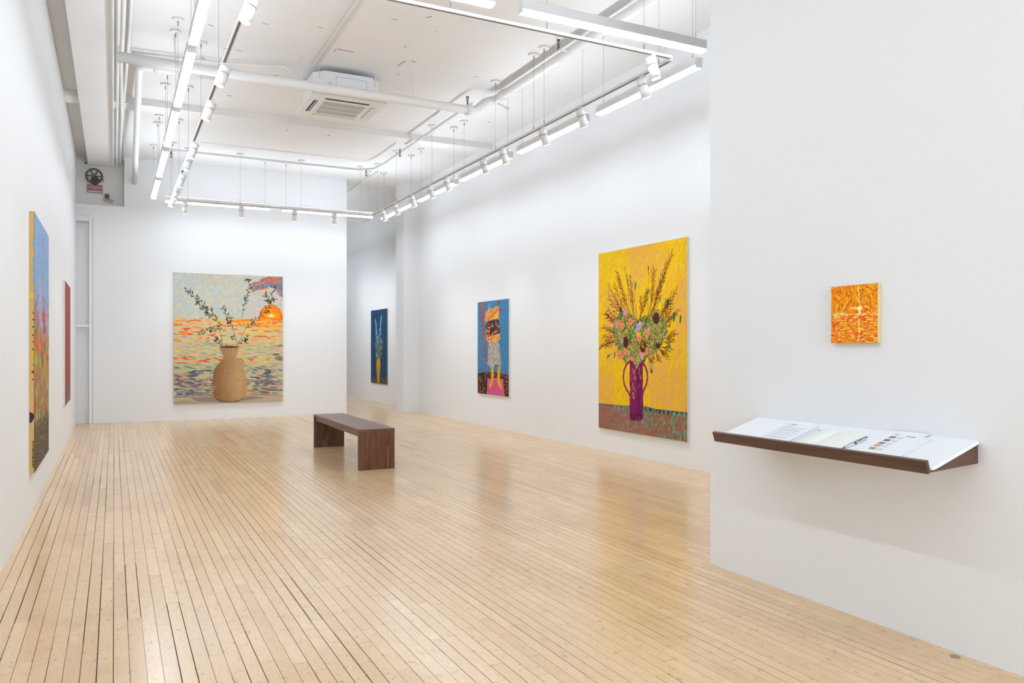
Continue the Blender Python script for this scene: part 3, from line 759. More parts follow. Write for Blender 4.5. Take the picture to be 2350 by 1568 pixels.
# ================================================================== paintings
class Canvas:
    """small painter: strokes laid into a colour field that becomes the paint mesh"""
    def __init__(self, w, h, base, ss=2):
        self.ow, self.oh, self.ss = w, h, ss
        self.w, self.h = w * ss, h * ss
        self.a = np.ones((self.h, self.w, 3)) * np.asarray(base, float)
        self.k = np.zeros((self.h, self.w))
        self.asp = self.w / self.h
    def _box(self, x0, x1, y0, y1):
        i0, i1 = max(0, int(x0)), min(self.w, int(x1) + 2); j0, j1 = max(0, int(y0)), min(self.h, int(y1) + 2)
        if i0 >= i1 or j0 >= j1: return None
        X, Y = np.meshgrid(np.arange(i0, i1) + .5, np.arange(j0, j1) + .5)
        return i0, i1, j0, j1, X, Y
    def _put(self, b, m, col, alpha=1.0, jit=0.0):
        i0, i1, j0, j1 = b[:4]; s = self.a[j0:j1, i0:i1]
        c = np.asarray(col, float) + (rng.normal(0, jit, 3) if jit else 0)
        s[m] = s[m] * (1 - alpha) + c * alpha
        self.k[j0:j1, i0:i1][m] = rng.random()
    def stroke(self, x, y, ln, wd, ang, col, alpha=1.0, jit=6):
        """x,y,ln,wd as fractions of the canvas height/width; ang in degrees, 0 = along x, 90 = up"""
        x, y = x * self.w, y * self.h; ln, wd = ln * self.h, max(wd * self.h, 1.1)
        r = ln / 2 + wd; b = self._box(x - r, x + r, y - r, y + r)
        if b is None: return
        t = math.radians(ang); ca, sa = math.cos(t), -math.sin(t)
        u = (b[4] - x) * ca + (b[5] - y) * sa; v = -(b[4] - x) * sa + (b[5] - y) * ca
        m = (u / (ln / 2)) ** 2 + (v / (wd / 2)) ** 2 < 1
        self._put(b, m, col, alpha, jit)
    def line(self, pts, wd, col, alpha=1.0, jit=0, taper=1.0):
        n = len(pts)
        for i in range(n - 1):
            (x0, y0), (x1, y1) = pts[i], pts[i + 1]
            x0, x1, y0, y1 = x0 * self.w, x1 * self.w, y0 * self.h, y1 * self.h
            w = max(1.0, wd * self.h * (1 - (1 - taper) * i / max(1, n - 2))) / 2
            b = self._box(min(x0, x1) - w - 1, max(x0, x1) + w + 1, min(y0, y1) - w - 1, max(y0, y1) + w + 1)
            if b is None: continue
            dx, dy = x1 - x0, y1 - y0; L = dx * dx + dy * dy + 1e-9
            t = np.clip(((b[4] - x0) * dx + (b[5] - y0) * dy) / L, 0, 1)
            m = (b[4] - x0 - t * dx) ** 2 + (b[5] - y0 - t * dy) ** 2 < w * w
            self._put(b, m, col, alpha, jit)
    def mask(self, pts):
        P = np.array(pts) * [self.w, self.h]
        b = self._box(P[:, 0].min(), P[:, 0].max(), P[:, 1].min(), P[:, 1].max())
        if b is None: return None, None
        m = np.zeros(b[4].shape, bool); n = len(P)
        for i in range(n):
            (xa, ya), (xb, yb) = P[i], P[(i + 1) % n]
            if ya == yb: continue
            c = (ya > b[5]) != (yb > b[5])
            m ^= c & (b[4] < (xb - xa) * (b[5] - ya) / (yb - ya) + xa)
        return b, m
    def poly(self, pts, col, alpha=1.0):
        b, m = self.mask(pts)
        if b is not None: self._put(b, m, col, alpha)
    def ell(self, x, y, rx, ry, col, alpha=1.0):
        """rx, ry as fractions of height"""
        x, y, rx, ry = x * self.w, y * self.h, rx * self.h, ry * self.h
        b = self._box(x - rx, x + rx, y - ry, y + ry)
        if b is None: return
        self._put(b, ((b[4] - x) / rx) ** 2 + ((b[5] - y) / ry) ** 2 < 1, col, alpha)
    def inside(self, pts, n):
        """n random points inside a polygon (fractions)"""
        P = np.array(pts); lo, hi = P.min(0), P.max(0); out = []
        q = rng.random((n * 6, 2)) * (hi - lo) + lo
        ins = np.zeros(len(q), bool)
        for i in range(len(P)):
            (xa, ya), (xb, yb) = P[i], P[(i + 1) % len(P)]
            if ya == yb: continue
            ins ^= ((ya > q[:, 1]) != (yb > q[:, 1])) & (q[:, 0] < (xb - xa) * (q[:, 1] - ya) / (yb - ya) + xa)
        return q[ins][:n]
    def result(self):
        s = self.ss
        a = self.a.reshape(self.oh, s, self.ow, s, 3).mean((1, 3)); k = self.k.reshape(self.oh, s, self.ow, s).mean((1, 3))
        return np.clip(a, 0, 255), k
def pick(cols): return cols[rng.integers(len(cols))]

def hang_painting(cv, origin, xdir, ndir, width, height, depth, edge_mat, label, relief=0.0012, edges_tint=None):
    """origin = top-left corner of the painted face as seen from the room, on the wall plane"""
    o, xd, nd = Vector(origin), Vector(xdir), Vector(ndir)
    ctr = o + xd * width / 2 - Vector((0, 0, height))
    root = thing('painting', ctr, label, 'painting', 'paintings hung on the walls')
    c = o + xd * width / 2 - Vector((0, 0, height / 2)) + nd * (depth / 2 - 0.0005)
    sx = abs(xd.x) * width + abs(nd.x) * (depth - 0.003); sy = abs(xd.y) * width + abs(nd.y) * (depth - 0.003)
    MB().cbox(c, (sx, sy, height)).build('canvas_edge', M[edge_mat], root)
    a, k = cv.result(); h, w = k.shape
    u = np.linspace(0, 1, w); v = np.linspace(0, 1, h)
    U, V = np.meshgrid(u, v)
    base = np.array(o + nd * depth - ctr)
    hgt = (k * relief)
    hgt[0, :] = hgt[-1, :] = 0; hgt[:, 0] = hgt[:, -1] = 0
    P = base + U[..., None] * np.array(xd) * width + V[..., None] * np.array((0, 0, -height)) + hgt[..., None] * np.array(nd)
    P = P.reshape(-1, 3)
    idx = np.arange(h * w).reshape(h, w)
    q = np.stack([idx[:-1, :-1], idx[1:, :-1], idx[1:, 1:], idx[:-1, 1:]], -1).reshape(-1, 4)
    me = bpy.data.meshes.new('paint_surface')
    me.vertices.add(len(P)); me.vertices.foreach_set('co', P.astype(np.float32).ravel())
    me.loops.add(q.size); me.loops.foreach_set('vertex_index', q.astype(np.int32).ravel())
    me.polygons.add(len(q)); me.polygons.foreach_set('loop_start', np.arange(0, q.size, 4, dtype=np.int32)); me.polygons.foreach_set('loop_total', np.full(len(q), 4, np.int32))
    me.update(calc_edges=True)
    me.polygons.foreach_set('use_smooth', np.ones(len(q), bool))
    at = me.color_attributes.new('paint', 'FLOAT_COLOR', 'POINT')
    col = np.ones((len(P), 4), np.float32); c3 = lin(a.reshape(-1, 3)); g3 = c3.mean(1, keepdims=True); col[:, :3] = np.clip((g3 + (c3 - g3) * 1.1) * 0.9, 0.003, 1)
    at.data.foreach_set('color', col.ravel())
    me.materials.append(M['paint'])
    ob = bpy.data.objects.new('paint_surface', me); COL.objects.link(ob); ob.parent = root
    return root

# ---- feature coordinates: measured on a flat grid, mapped to canvas fractions
def quad_map(tl, tr, bl, br):
    A, B = [], []
    for (x, y), (u, v) in zip((tl, tr, bl, br), ((0, 0), (1, 0), (0, 1), (1, 1))):
        A.append([x, y, 1, 0, 0, 0, -u * x, -u * y]); B.append(u)
        A.append([0, 0, 0, x, y, 1, -v * x, -v * y]); B.append(v)
    hcoef = np.append(np.linalg.solve(np.array(A, float), np.array(B, float)), 1).reshape(3, 3)
    def f(*pts):
        out = []
        for x, y in pts:
            r = hcoef @ (x, y, 1.0); out.append((r[0] / r[2], r[1] / r[2]))
        return out
    return f

# ------------------------------------------------ 1. vase with olive branches before a sunset sea
def paint_vase():
    c = Canvas(310, 384, (198, 203, 192)); F = quad_map((128, 110), (1250, 162), (128, 1465), (1250, 1437))
    hx = lambda x: F((128 + 1122 * x, 577 + 28 * x))[0][1]
    sun = F((1127, 565))[0]
    # sky
    for _ in range(3800):
        x, y = rng.random(), rng.random() * 0.37
        if y > hx(x): continue
        t = rng.random()
        warm = 0.25 + 0.35 * math.exp(-((x - 0.45) / 0.25) ** 2) * (1 - y)
        col = pick([(226, 196, 164), (232, 206, 150), (222, 186, 158), (236, 214, 138)]) if t < warm * 0.7 else pick([(178, 204, 198), (190, 204, 196), (184, 188, 198), (200, 198, 190), (176, 196, 200), (188, 180, 196), (206, 206, 190)])
        d = math.hypot((x - sun[0]) * c.asp, y - sun[1])
        ang = 55 + rng.normal(0, 9)
        if d < 0.2:
            ang = math.degrees(math.atan2(-(y - sun[1]), (x - sun[0]) * c.asp)) + 90
            col = pick([(196, 188, 196), (184, 178, 190), (214, 200, 180), (206, 196, 190), (226, 206, 160)])
        c.stroke(x, y, 0.022 + 0.014 * rng.random(), 0.0045, ang, col, 0.9)
    # cloud
    cl = F((905, 285), (935, 235), (1000, 212), (1035, 178), (1120, 160), (1255, 160), (1255, 385), (1205, 345), (1190, 300), (1110, 265), (1050, 290), (985, 300), (945, 322))
    c.poly(cl, (132, 126, 140))
    for x, y in c.inside(cl, 170): c.stroke(x, y, 0.014, 0.006, rng.uniform(0, 180), pick([(124, 118, 134), (158, 146, 152), (212, 184, 166), (116, 112, 128)]))
    for (x, y, l, a) in ((1060, 190, 90, 12), (1150, 215, 150, -6), (1185, 195, 90, 14), (1000, 235, 70, 15), (1040, 290, 90, 6), (945, 300, 34, 60), (1205, 315, 60, 8), (1100, 180, 70, 20), (1120, 205, 130, 0), (960, 225, 60, 20), (1090, 280, 60, 10), (1030, 325, 120, -4), (1010, 355, 90, 4), (1180, 165, 60, 0)):
        fx, fy = F((x, y))[0]; w = 0.011 if y < 320 else 0.006
        c.stroke(fx, fy, l / 1340, w, a, pick([(236, 106, 52), (240, 136, 74), (230, 90, 48)]) if y < 320 else (206, 170, 158))
    # sea
    sea = [(0, hx(0)), (1, hx(1)), (1, 1), (0, 1)]
    c.poly(sea, (206, 196, 160))
    for _ in range(3000):
        x = rng.random(); y = hx(x) + (0.945 - hx(x)) * rng.random(); q = (y - hx(x)) / (0.945 - hx(x)); t = rng.random()
        right = math.exp(-((x - 0.8) / 0.28) ** 2)
        if q < 0.10 and t < 0.35 + 0.65 * right: col = pick([(240, 150, 58), (236, 128, 50), (232, 106, 52), (238, 174, 84), (244, 190, 96)])
        elif q < 0.3: col = pick([(226, 186, 120), (232, 160, 110), (190, 200, 180), (212, 198, 150), (236, 200, 110), (190, 196, 190), (206, 200, 170)] + [(224, 92, 56)] * (1 if x < 0.4 else 0) + [(240, 190, 90)] * (2 if right > .5 else 0))
        elif q < 0.58: col = pick([(196, 198, 160), (212, 196, 140), (230, 172, 128), (180, 190, 160), (226, 204, 128), (214, 190, 150), (150, 166, 140), (232, 150, 110), (200, 200, 176)])
        elif q < 0.78: col = pick([(190, 184, 144), (206, 190, 140), (150, 160, 140), (124, 134, 132), (196, 190, 150), (204, 176, 140), (176, 178, 146)])
        else: col = pick([(186, 174, 138), (104, 106, 120), (120, 118, 128), (198, 182, 146), (96, 102, 118), (182, 176, 146), (206, 180, 148)])
        c.stroke(x, y, 0.03 + 0.035 * rng.random(), 0.0055 + 0.003 * rng.random(), rng.normal(-2, 5), col, 0.92)
    for _ in range(110):
        x = rng.random(); q = rng.choice([rng.random() * .25, .5 + rng.random() * .08, .72 + .28 * rng.random()]); y = hx(x) + (0.94 - hx(x)) * q
        c.stroke(x, y, 0.035 + 0.03 * rng.random(), 0.007, rng.normal(-4, 7), pick([(230, 84, 46), (236, 108, 50), (226, 70, 44), (240, 130, 60)]))
    for _ in range(80):
        x = rng.random(); q = rng.uniform(.62, .98); y = hx(x) + (0.94 - hx(x)) * q
        if .32 < x < .7: x = x * .4 if x < .5 else .6 + x * .4
        c.stroke(x, y, 0.04 + 0.03 * rng.random(), 0.009, rng.normal(-6, 5), pick([(92, 98, 116), (104, 98, 116), (84, 96, 110)]))
    for (x, y, l) in ((1170, 700, 170), (1040, 740, 150), (900, 650, 160), (1120, 660, 200), (1020, 1020, 180), (160, 920, 70)):
        fx, fy = F((x, y))[0]; c.stroke(fx, fy, l / 1340, 0.013, 2, (240, 208, 104) if y > 900 else (244, 178, 78), .8)
    for (x, y) in ((1225, 870), (1205, 990), (1230, 1010), (1180, 960)):
        fx, fy = F((x, y))[0]; c.stroke(fx, fy, 0.06, 0.02, 5, (108, 132, 124) if y < 900 else (104, 110, 120), .85)
    # sun, half disc above the horizon
    for r, col in ((0.094, (234, 108, 34)), (0.086, (240, 130, 44)), (0.066, (242, 150, 56)), (0.047, (246, 174, 74)), (0.03, (250, 206, 110)), (0.016, (254, 236, 180)), (0.008, (255, 250, 230))):
        pts = []
        for k in range(24):
            t = math.pi * k / 23; pts.append((sun[0] + r * math.cos(t) / c.asp, sun[1] + 0.028 * r / .094 - r * (1.28 if r > .05 else 1.0) * math.sin(t)))
        pts = [(min(.999, a), b) for a, b in pts]
        c.poly(pts, col)
    for _ in range(170):
        t = rng.uniform(0, math.pi); r = rng.uniform(.03, .09)
        c.stroke(min(.99, sun[0] + r * math.cos(t) / c.asp), sun[1] + .02 - r * 1.15 * math.sin(t), 0.014, 0.004, math.degrees(t) + 90, pick([(230, 96, 30), (244, 146, 56), (248, 176, 84), (236, 120, 44)]), .8)
    c.stroke(sun[0], sun[1] + .055, 0.05, .006, 90, (250, 220, 140), .8)
    # ledge
    led = F((128, 1408), (300, 1388), (560, 1378), (870, 1372), (1250, 1380), (1250, 1437), (128, 1465))
    c.poly(led, (190, 174, 144))
    c.poly(F((290, 1400), (540, 1385), (640, 1390), (640, 1452), (380, 1440)), (146, 134, 120)); c.poly(F((780, 1380), (960, 1385), (1060, 1402), (900, 1425), (780, 1442)), (150, 140, 124))
    c.poly(F((128, 1440), (250, 1420), (420, 1448), (128, 1466)), (172, 160, 138))
    c.line(F((128, 1396), (330, 1384), (545, 1374)), 0.003, (88, 72, 58)); c.line(F((960, 1366), (1160, 1376), (1250, 1378)), 0.003, (96, 76, 52))
    # stems and leaves
    stem_c, leaf = (120, 124, 92), [(58, 66, 44), (74, 82, 54), (92, 98, 66), (50, 56, 40)]
    stems = [
        [(630, 872), (622, 780), (604, 705), (592, 650), (560, 580), (520, 515), (430, 430), (372, 380), (312, 325), (250, 292)],
        [(780, 872), (830, 770), (868, 688), (932, 640), (1000, 572), (1062, 515), (1100, 470), (1125, 400), (1150, 300)],
        [(868, 688), (832, 590), (836, 515), (862, 420), (884, 345), (902, 265), (906, 190)],
        [(785, 855), (760, 760), (738, 690), (700, 640), (680, 570), (652, 512), (630, 470)],
        [(612, 872), (592, 820), (566, 796)], [(596, 705), (545, 695), (490, 705), (395, 738)], [(540, 560), (470, 515), (400, 460), (350, 415)], [(1120, 440), (1085, 380), (1060, 345)], [(790, 838), (870, 815), (872, 775)]]
    for s in stems:
        p = F(*s); c.line(p, 0.0042 if len(s) > 5 else 0.003, stem_c, taper=.6)
        for i in range(1, len(p) - 1 + 1):
            (x0, y0), (x1, y1) = p[i - 1], p[i]
            dirn = math.degrees(math.atan2(-(y1 - y0), (x1 - x0) * c.asp))
            if len(s) > 5 and i < 3: continue
            nl = 3
            for k in range(nl):
                t = (k + rng.random() * .6) / nl; sd = 1 if k % 2 else -1
                a = dirn + sd * rng.uniform(28, 60); L = rng.uniform(.022, .034)
                bx, by = x0 + (x1 - x0) * t, y0 + (y1 - y0) * t
                c.stroke(bx + math.cos(math.radians(a)) * L / 2 / c.asp, by - math.sin(math.radians(a)) * L / 2, L, 0.0075, a, pick(leaf))
    for (x, y, n) in ((470, 510, 5), (440, 470, 5), (490, 560, 4), (1110, 420, 9), (1160, 380, 5), (1075, 360, 4), (870, 380, 4), (740, 780, 4), (870, 800, 5), (570, 810, 4), (410, 740, 3), (295, 330, 4), (380, 410, 4), (700, 590, 3), (1155, 280, 4), (900, 200, 5), (930, 630, 4)):
        fx, fy = F((x, y))[0]
        for _ in range(n):
            a = rng.uniform(190, 350) if rng.random() < .6 else rng.uniform(0, 360); L = rng.uniform(.018, .028)
            bx, by = fx + rng.normal(0, .014), fy + rng.normal(0, .012)
            c.stroke(bx, by, L * 1.2, 0.0076, a, pick(leaf))
    for (x, y) in ((380, 420), (460, 525), (478, 530), (690, 632), (682, 636), (505, 718), (1075, 525), (1102, 522), (865, 808)):
        fx, fy = F((x, y))[0]; c.ell(fx, fy, .0065, .0075, (42, 38, 36))
    # vase
    ves = F((603, 878), (700, 872), (797, 880), (785, 925), (765, 975), (768, 995), (800, 1025), (838, 1082), (862, 1160), (877, 1260), (872, 1350), (845, 1405), (790, 1436), (700, 1446), (620, 1438), (570, 1412), (540, 1350), (533, 1250), (545, 1130), (580, 1062), (630, 1010), (650, 988), (640, 955), (618, 915))
    c.poly([(x, y + .004) for x, y in ves], (84, 60, 44)); c.poly(ves, (172, 136, 98))
    b_, m_ = c.mask(ves)
    for x, y in c.inside(ves, 1100):
        q = (x * 1122 + 128 - 705) / 175; yy = (y * 1330 + 120 - 990) / 450
        sh = 0.5 + 0.62 * (q + .22 * math.sin(yy * 3.0)) - .9 * max(0, q - .45) ** 1.0
        if yy < 0: sh = .55 + .3 * q
        sh = min(1, max(0, sh + rng.normal(0, .07)))
        col = np.array((136, 98, 66)) * (1 - sh) + np.array((202, 166, 124)) * sh
        if c.mask is not None: c.stroke(x, y, .035, .016, rng.uniform(50, 75), col, .5, 1)
    # crisp the outline again: repaint what spilled outside
    rim = F((700, 880))[0]; c.ell(rim[0], rim[1], .071, .0075, (92, 66, 56)); c.ell(rim[0], rim[1] + .001, .058, .0045, (64, 44, 38))
    c.line(F((560, 1406), (610, 1432), (700, 1444), (790, 1434), (850, 1405)), 0.004, (70, 46, 32))
    return c
hang_painting(paint_vase(), (0.994, YB, 2.776), (1, 0, 0), (0, -1, 0), 1.994, 2.468, 0.04, 'canvas_linen', 'large painting of a tan vase with olive branches before a sunset sea')

# ------------------------------------------------ 2. bouquet in a purple jug on yellow
def paint_bouquet():
    c = Canvas(330, 420, (230, 184, 60)); F = quad_map((44, 163), (680, 40), (44, 1415), (682, 1522))
    ye, pe = [(236, 194, 16), (230, 188, 10), (240, 202, 30), (224, 178, 10)], [(228, 172, 92), (224, 166, 96), (230, 180, 84), (222, 170, 104)]
    for _ in range(5200):
        x, y = rng.random(), rng.random() * .85
        f = math.sin(x * 9 + y * 5) + math.sin(y * 11 - x * 7 + 2) + .6 * math.sin(x * 23 + y * 3)
        c.stroke(x, y, .024 + .02 * rng.random(), .007, 62 + rng.normal(0, 12), pick(ye if f + rng.normal(0, .7) > -.15 else pe), .85, 4)
    # table
    edge = [(44, 1240), (120, 1246), (200, 1256), (262, 1258), (370, 1262), (440, 1282), (520, 1292), (682, 1310)]
    tab = F(*edge, (682, 1522), (44, 1415))
    c.poly(tab, (150, 96, 82))
    for x, y in c.inside(tab, 2600):
        col = pick([(196, 104, 88), (120, 92, 90), (176, 110, 90), (130, 104, 96), (206, 116, 100), (108, 80, 76)]) if x < .62 else pick([(150, 84, 56), (164, 92, 60), (130, 76, 54), (176, 100, 70)])
        c.stroke(x, y, .006, .0035, rng.uniform(0, 180), col, 1, 8)
    e = F(*edge)
    c.line([(x, y + .008) for x, y in e[4:]], .02, (66, 54, 58)); c.line([(x, y + .004) for x, y in e[:5]], .009, (92, 96, 104))
    for x, y in c.inside(tab, 300):
        big = .008 + .008 * x
        c.stroke(x, y, big * 1.35, big * .72, 82 + rng.normal(0, 10), pick([(96, 148, 116), (106, 158, 122), (90, 140, 118)]) if x > .3 else pick([(98, 132, 110), (104, 140, 116)]), .95)
    for (x, y) in ((400, 1280), (430, 1292), (470, 1298), (500, 1302), (530, 1300), (560, 1304), (590, 1310), (620, 1316), (655, 1322), (220, 1270), (190, 1268), (160, 1262)):
        fx, fy = F((x, y))[0]; c.stroke(fx, fy + .004, .02, .012, 85, (112, 164, 142))
    # twigs
    tw = [(112, 52, 26), (126, 62, 30), (98, 44, 24)]
    def twig(p0, p1, bend=0.0, side=.05, n=9, w=.0048, first=.35):
        p0, p1 = np.array(p0), np.array(p1); d = p1 - p0; nrm = np.array((-d[1], d[0] * c.asp ** 2))
        pts = [tuple(p0 + d * t + nrm * bend * 4 * t * (1 - t)) for t in np.linspace(0, 1, 9)]
        c.line(pts, w, pick(tw), taper=.6)
        for k in range(n):
            t = first + (1 - first) * (k + .4 * rng.random()) / n
            q = p0 + d * t + nrm * bend * 4 * t * (1 - t); s = 1 if k % 2 else -1
            an = math.atan2(-d[1], d[0] * c.asp) + s * rng.uniform(.4, .8); L = side * (1.15 - .5 * t) * rng.uniform(.6, 1.1)
            m = q + np.array((math.cos(an) / c.asp, -math.sin(an))) * L * .55; an2 = an - s * .35
            c.line([tuple(q), tuple(m), tuple(m + np.array((math.cos(an2) / c.asp, -math.sin(an2))) * L * .45)], w * .8, pick(tw))
    for (a, b_, bend, side, n) in (
        ((420, 640), (574, 162), -.05, .05, 16), ((400, 640), (512, 330), .02, .05, 10), ((395, 640), (445, 268), .05, .045, 12), ((430, 650), (604, 424), .04, .055, 12), ((440, 660), (560, 500), .05, .04, 8),
        ((330, 650), (388, 432), .04, .05, 9), ((345, 660), (345, 470), .02, .04, 6), ((300, 640), (270, 318), .01, .03, 12), ((305, 640), (250, 350), .01, .03, 9), ((290, 640), (176, 288), -.03, .05, 12), ((280, 640), (158, 385), -.06, .05, 9),
        ((250, 620), (116, 470), -.1, .05, 9), ((240, 640), (108, 560), -.12, .05, 8), ((210, 680), (92, 590), -.08, .05, 8), ((190, 760), (76, 690), .05, .045, 8), ((190, 770), (82, 760), .0, .05, 8), ((200, 790), (98, 830), .08, .05, 8),
        ((480, 740), (594, 590), -.02, .05, 9), ((490, 790), (590, 735), .03, .05, 9), ((490, 700), (566, 560), .02, .045, 7), ((480, 830), (560, 840), .05, .045, 7), ((450, 850), (480, 935), .02, .04, 6), ((430, 850), (440, 920), 0, .04, 6), ((390, 890), (430, 950), .02, .04, 6), ((470, 830), (520, 885), .02, .04, 6)):
        twig(F(a)[0], F(b_)[0], bend, side, n)
        if side > .04: twig(F((a[0] + rng.normal(0, 10), a[1] + 10))[0], F((b_[0] + rng.normal(0, 26), b_[1] + abs(rng.normal(30, 22))))[0], bend, side * .8, n, .004)
    gr = [(62, 116, 62), (78, 130, 70), (52, 98, 60)]
    for pts in ([(400, 640), (398, 460), (404, 300), (402, 262)], [(300, 620), (262, 480), (240, 300), (236, 262)], [(320, 640), (300, 470), (308, 400)], [(430, 640), (470, 520), (490, 340)], [(480, 680), (540, 620), (590, 605), (636, 618)], [(200, 860), (150, 880), (108, 900)]):
        c.line(F(*pts), .0036, (104, 110, 60), taper=.7)
    for (x, y, l, a) in ((402, 270, .03, 85), (405, 310, .02, 70), (236, 268, .022, 80), (308, 395, .05, 85), (246, 330, .03, 80), (490, 345, .022, 80), (395, 440, .03, 85), (486, 490, .03, 80), (588, 620, .05, 75), (632, 635, .045, 80), (580, 612, .03, 20), (160, 895, .035, 80), (110, 905, .03, 70), (118, 898, .03, 30), (550, 815, .05, 75), (525, 640, .03, 60), (540, 520, .05, 70), (526, 515, .045, 60), (556, 680, .03, 70)):
        fx, fy = F((x, y))[0]; c.stroke(fx, fy, l, l * .3, a, pick(gr) if y != 520 else (60, 44, 30))
    # flower mass
    mass = F((186, 600), (160, 650), (146, 720), (158, 800), (182, 850), (186, 905), (230, 930), (262, 940), (300, 950), (318, 985), (342, 960), (372, 925), (400, 900), (440, 885), (478, 862), (505, 800), (540, 740), (545, 690), (520, 640), (486, 600), (440, 590), (380, 610), (330, 640), (290, 610), (240, 575), (205, 560))
    for x, y in c.inside(mass, 2600):
        col = pick([(126, 118, 58), (150, 140, 72), (66, 106, 56), (84, 124, 60), (170, 160, 84), (176, 182, 70), (64, 50, 30), (44, 74, 46), (196, 186, 100), (92, 76, 38), (144, 152, 90), (96, 56, 34)])
        c.stroke(x, y, .012 + .01 * rng.random(), .0055, rng.uniform(0, 180), col, 1, 8)
    for (x, y, rx, ry) in ((196, 760, 42, 52), (318, 885, 46, 84), (500, 735, 34, 52), (440, 700, 40, 60), (415, 880, 30, 40), (460, 590, 36, 26)):
        fx, fy = F((x, y))[0]
        for _ in range(150):
            t, r = rng.uniform(0, 6.283), math.sqrt(rng.random())
            c.stroke(fx + r * math.cos(t) * rx / 636, fy + r * math.sin(t) * ry / 1330, .007, .0045, rng.uniform(0, 180), pick([(176, 168, 100), (140, 130, 74), (110, 96, 56), (190, 184, 120), (126, 112, 62)]), 1)
    for (x, y, l, a) in ((300, 700, .07, 70), (270, 740, .06, 100), (385, 640, .05, 60), (230, 640, .05, 90), (345, 650, .05, 80), (215, 600, .05, 60), (360, 720, .06, 70), (255, 900, .05, 110), (375, 930, .05, 60), (150, 720, .05, 80), (235, 930, .04, 120)):
        fx, fy = F((x, y))[0]; c.stroke(fx, fy, l, .014, a, pick([(48, 104, 62), (58, 122, 66), (70, 112, 80)]))
    for (x, y, rx, ry, col) in ((236, 592, 16, 22, (196, 152, 178)), (332, 690, 18, 30, (190, 150, 184)), (312, 715, 12, 16, (196, 160, 186)), (345, 665, 14, 14, (202, 164, 182)), (216, 792, 15, 16, (206, 150, 176)), (172, 670, 12, 30, (188, 146, 170)), (404, 715, 11, 22, (188, 152, 166)), (355, 895, 12, 34, (204, 158, 166)), (430, 805, 9, 16, (184, 150, 150)), (262, 880, 10, 20, (196, 160, 166)),
                              (274, 652, 17, 27, (236, 136, 102)), (215, 680, 16, 22, (238, 142, 110)), (196, 660, 14, 20, (226, 136, 90)), (240, 615, 14, 12, (230, 108, 90)), (196, 892, 19, 34, (236, 136, 104)), (234, 866, 15, 26, (238, 146, 100)), (334, 770, 17, 26, (236, 138, 100)), (390, 740, 13, 34, (234, 140, 112)), (380, 868, 17, 30, (236, 134, 104)), (264, 920, 10, 14, (230, 140, 100)), (286, 918, 12, 16, (232, 150, 104)), (330, 740, 14, 14, (236, 190, 60)),
                              (240, 800, 20, 42, (78, 26, 32)), (362, 832, 20, 42, (74, 28, 26)), (458, 628, 22, 40, (80, 34, 32)), (472, 828, 14, 18, (70, 30, 30)), (204, 566, 9, 20, (82, 36, 46))):
        fx, fy = F((x, y))[0]; ex, ey = rx / 636 * c.asp, ry / 1330
        c.ell(fx, fy, ex, ey, col)
        for _ in range(7):
            t = rng.uniform(0, 6.28); c.stroke(fx + .55 * ex * math.cos(t) / c.asp, fy + .55 * ey * math.sin(t), .014, .005, rng.uniform(0, 180), np.clip(np.array(col) * rng.uniform(.82, 1.14), 0, 255), .8)
        if col[0] > 225 and rx > 11: c.ell(fx, fy, ex * .2, ey * .22, (110, 50, 40))
    for dx in range(9):
        fx, fy = F((362 + rng.normal(0, 6), 822 + rng.normal(0, 12)))[0]; c.stroke(fx, fy, .014, .0045, rng.uniform(0, 180), (214, 170, 50))
    # jug
    pu = (126, 34, 92)
    jug = F((268, 932), (300, 955), (362, 945), (362, 1180), (366, 1255), (362, 1345), (350, 1362), (280, 1362), (267, 1345), (270, 1180))
    c.poly(jug, pu)
    for hp in ([(272, 936), (246, 958), (228, 1000), (222, 1050), (228, 1100), (244, 1140), (262, 1165), (274, 1195)], [(358, 945), (380, 975), (394, 1020), (396, 1062), (388, 1100), (374, 1135), (362, 1165), (360, 1190)]):
        c.line(F(*hp), .0125, pu); c.line(F(*hp), .004, (150, 44, 96), .7)
    c.poly(F((330, 960), (350, 960), (346, 1200), (352, 1340), (318, 1340), (326, 1200), (322, 1080)), (84, 26, 58))
    c.poly(F((268, 1310), (363, 1318), (358, 1350), (345, 1362), (285, 1362), (270, 1348)), (70, 22, 44))
    for x, y in c.inside(jug, 260): c.stroke(x, y, .03, .006, 84 + rng.normal(0, 6), pick([(120, 30, 90), (140, 40, 96), (104, 28, 78), (96, 30, 62), (134, 36, 80)]), .7)
    for _ in range(34):
        x, y = rng.choice([288, 296, 304, 340]) + rng.normal(0, 5), rng.uniform(985, 1215)
        fx, fy = F((x, y))[0]; c.stroke(fx, fy, rng.uniform(.012, .03), .004, 78 + rng.normal(0, 8), pick([(222, 150, 96), (206, 120, 110), (226, 170, 110)]), .85)
    fx, fy = F((318, 930))[0]
    for _ in range(220):
        t, r = rng.uniform(0, 6.283), math.sqrt(rng.random()); yy = r * math.sin(t)
        c.stroke(fx + r * math.cos(t) * (30 - 22 * max(0, yy)) / 636, fy + yy * 58 / 1330, .007, .0045, rng.uniform(0, 180), pick([(176, 168, 100), (140, 130, 74), (110, 96, 56), (190, 184, 120)]))
    # hanging bud
    fx, fy = F((424, 985))[0]; c.stroke(fx, fy, .06, .022, 88, (128, 150, 96)); c.stroke(fx, fy + .014, .03, .02, 88, (86, 60, 40)); c.stroke(fx, fy - .004, .04, .007, 88, (170, 190, 130))
    return c
hang_painting(paint_bouquet(), (XR, 8.787, 2.609), (0, -1, 0), (-1, 0, 0), 1.807, 2.311, 0.03, 'canvas_white', 'tall yellow painting of a wild bouquet in a purple jug on the right wall')

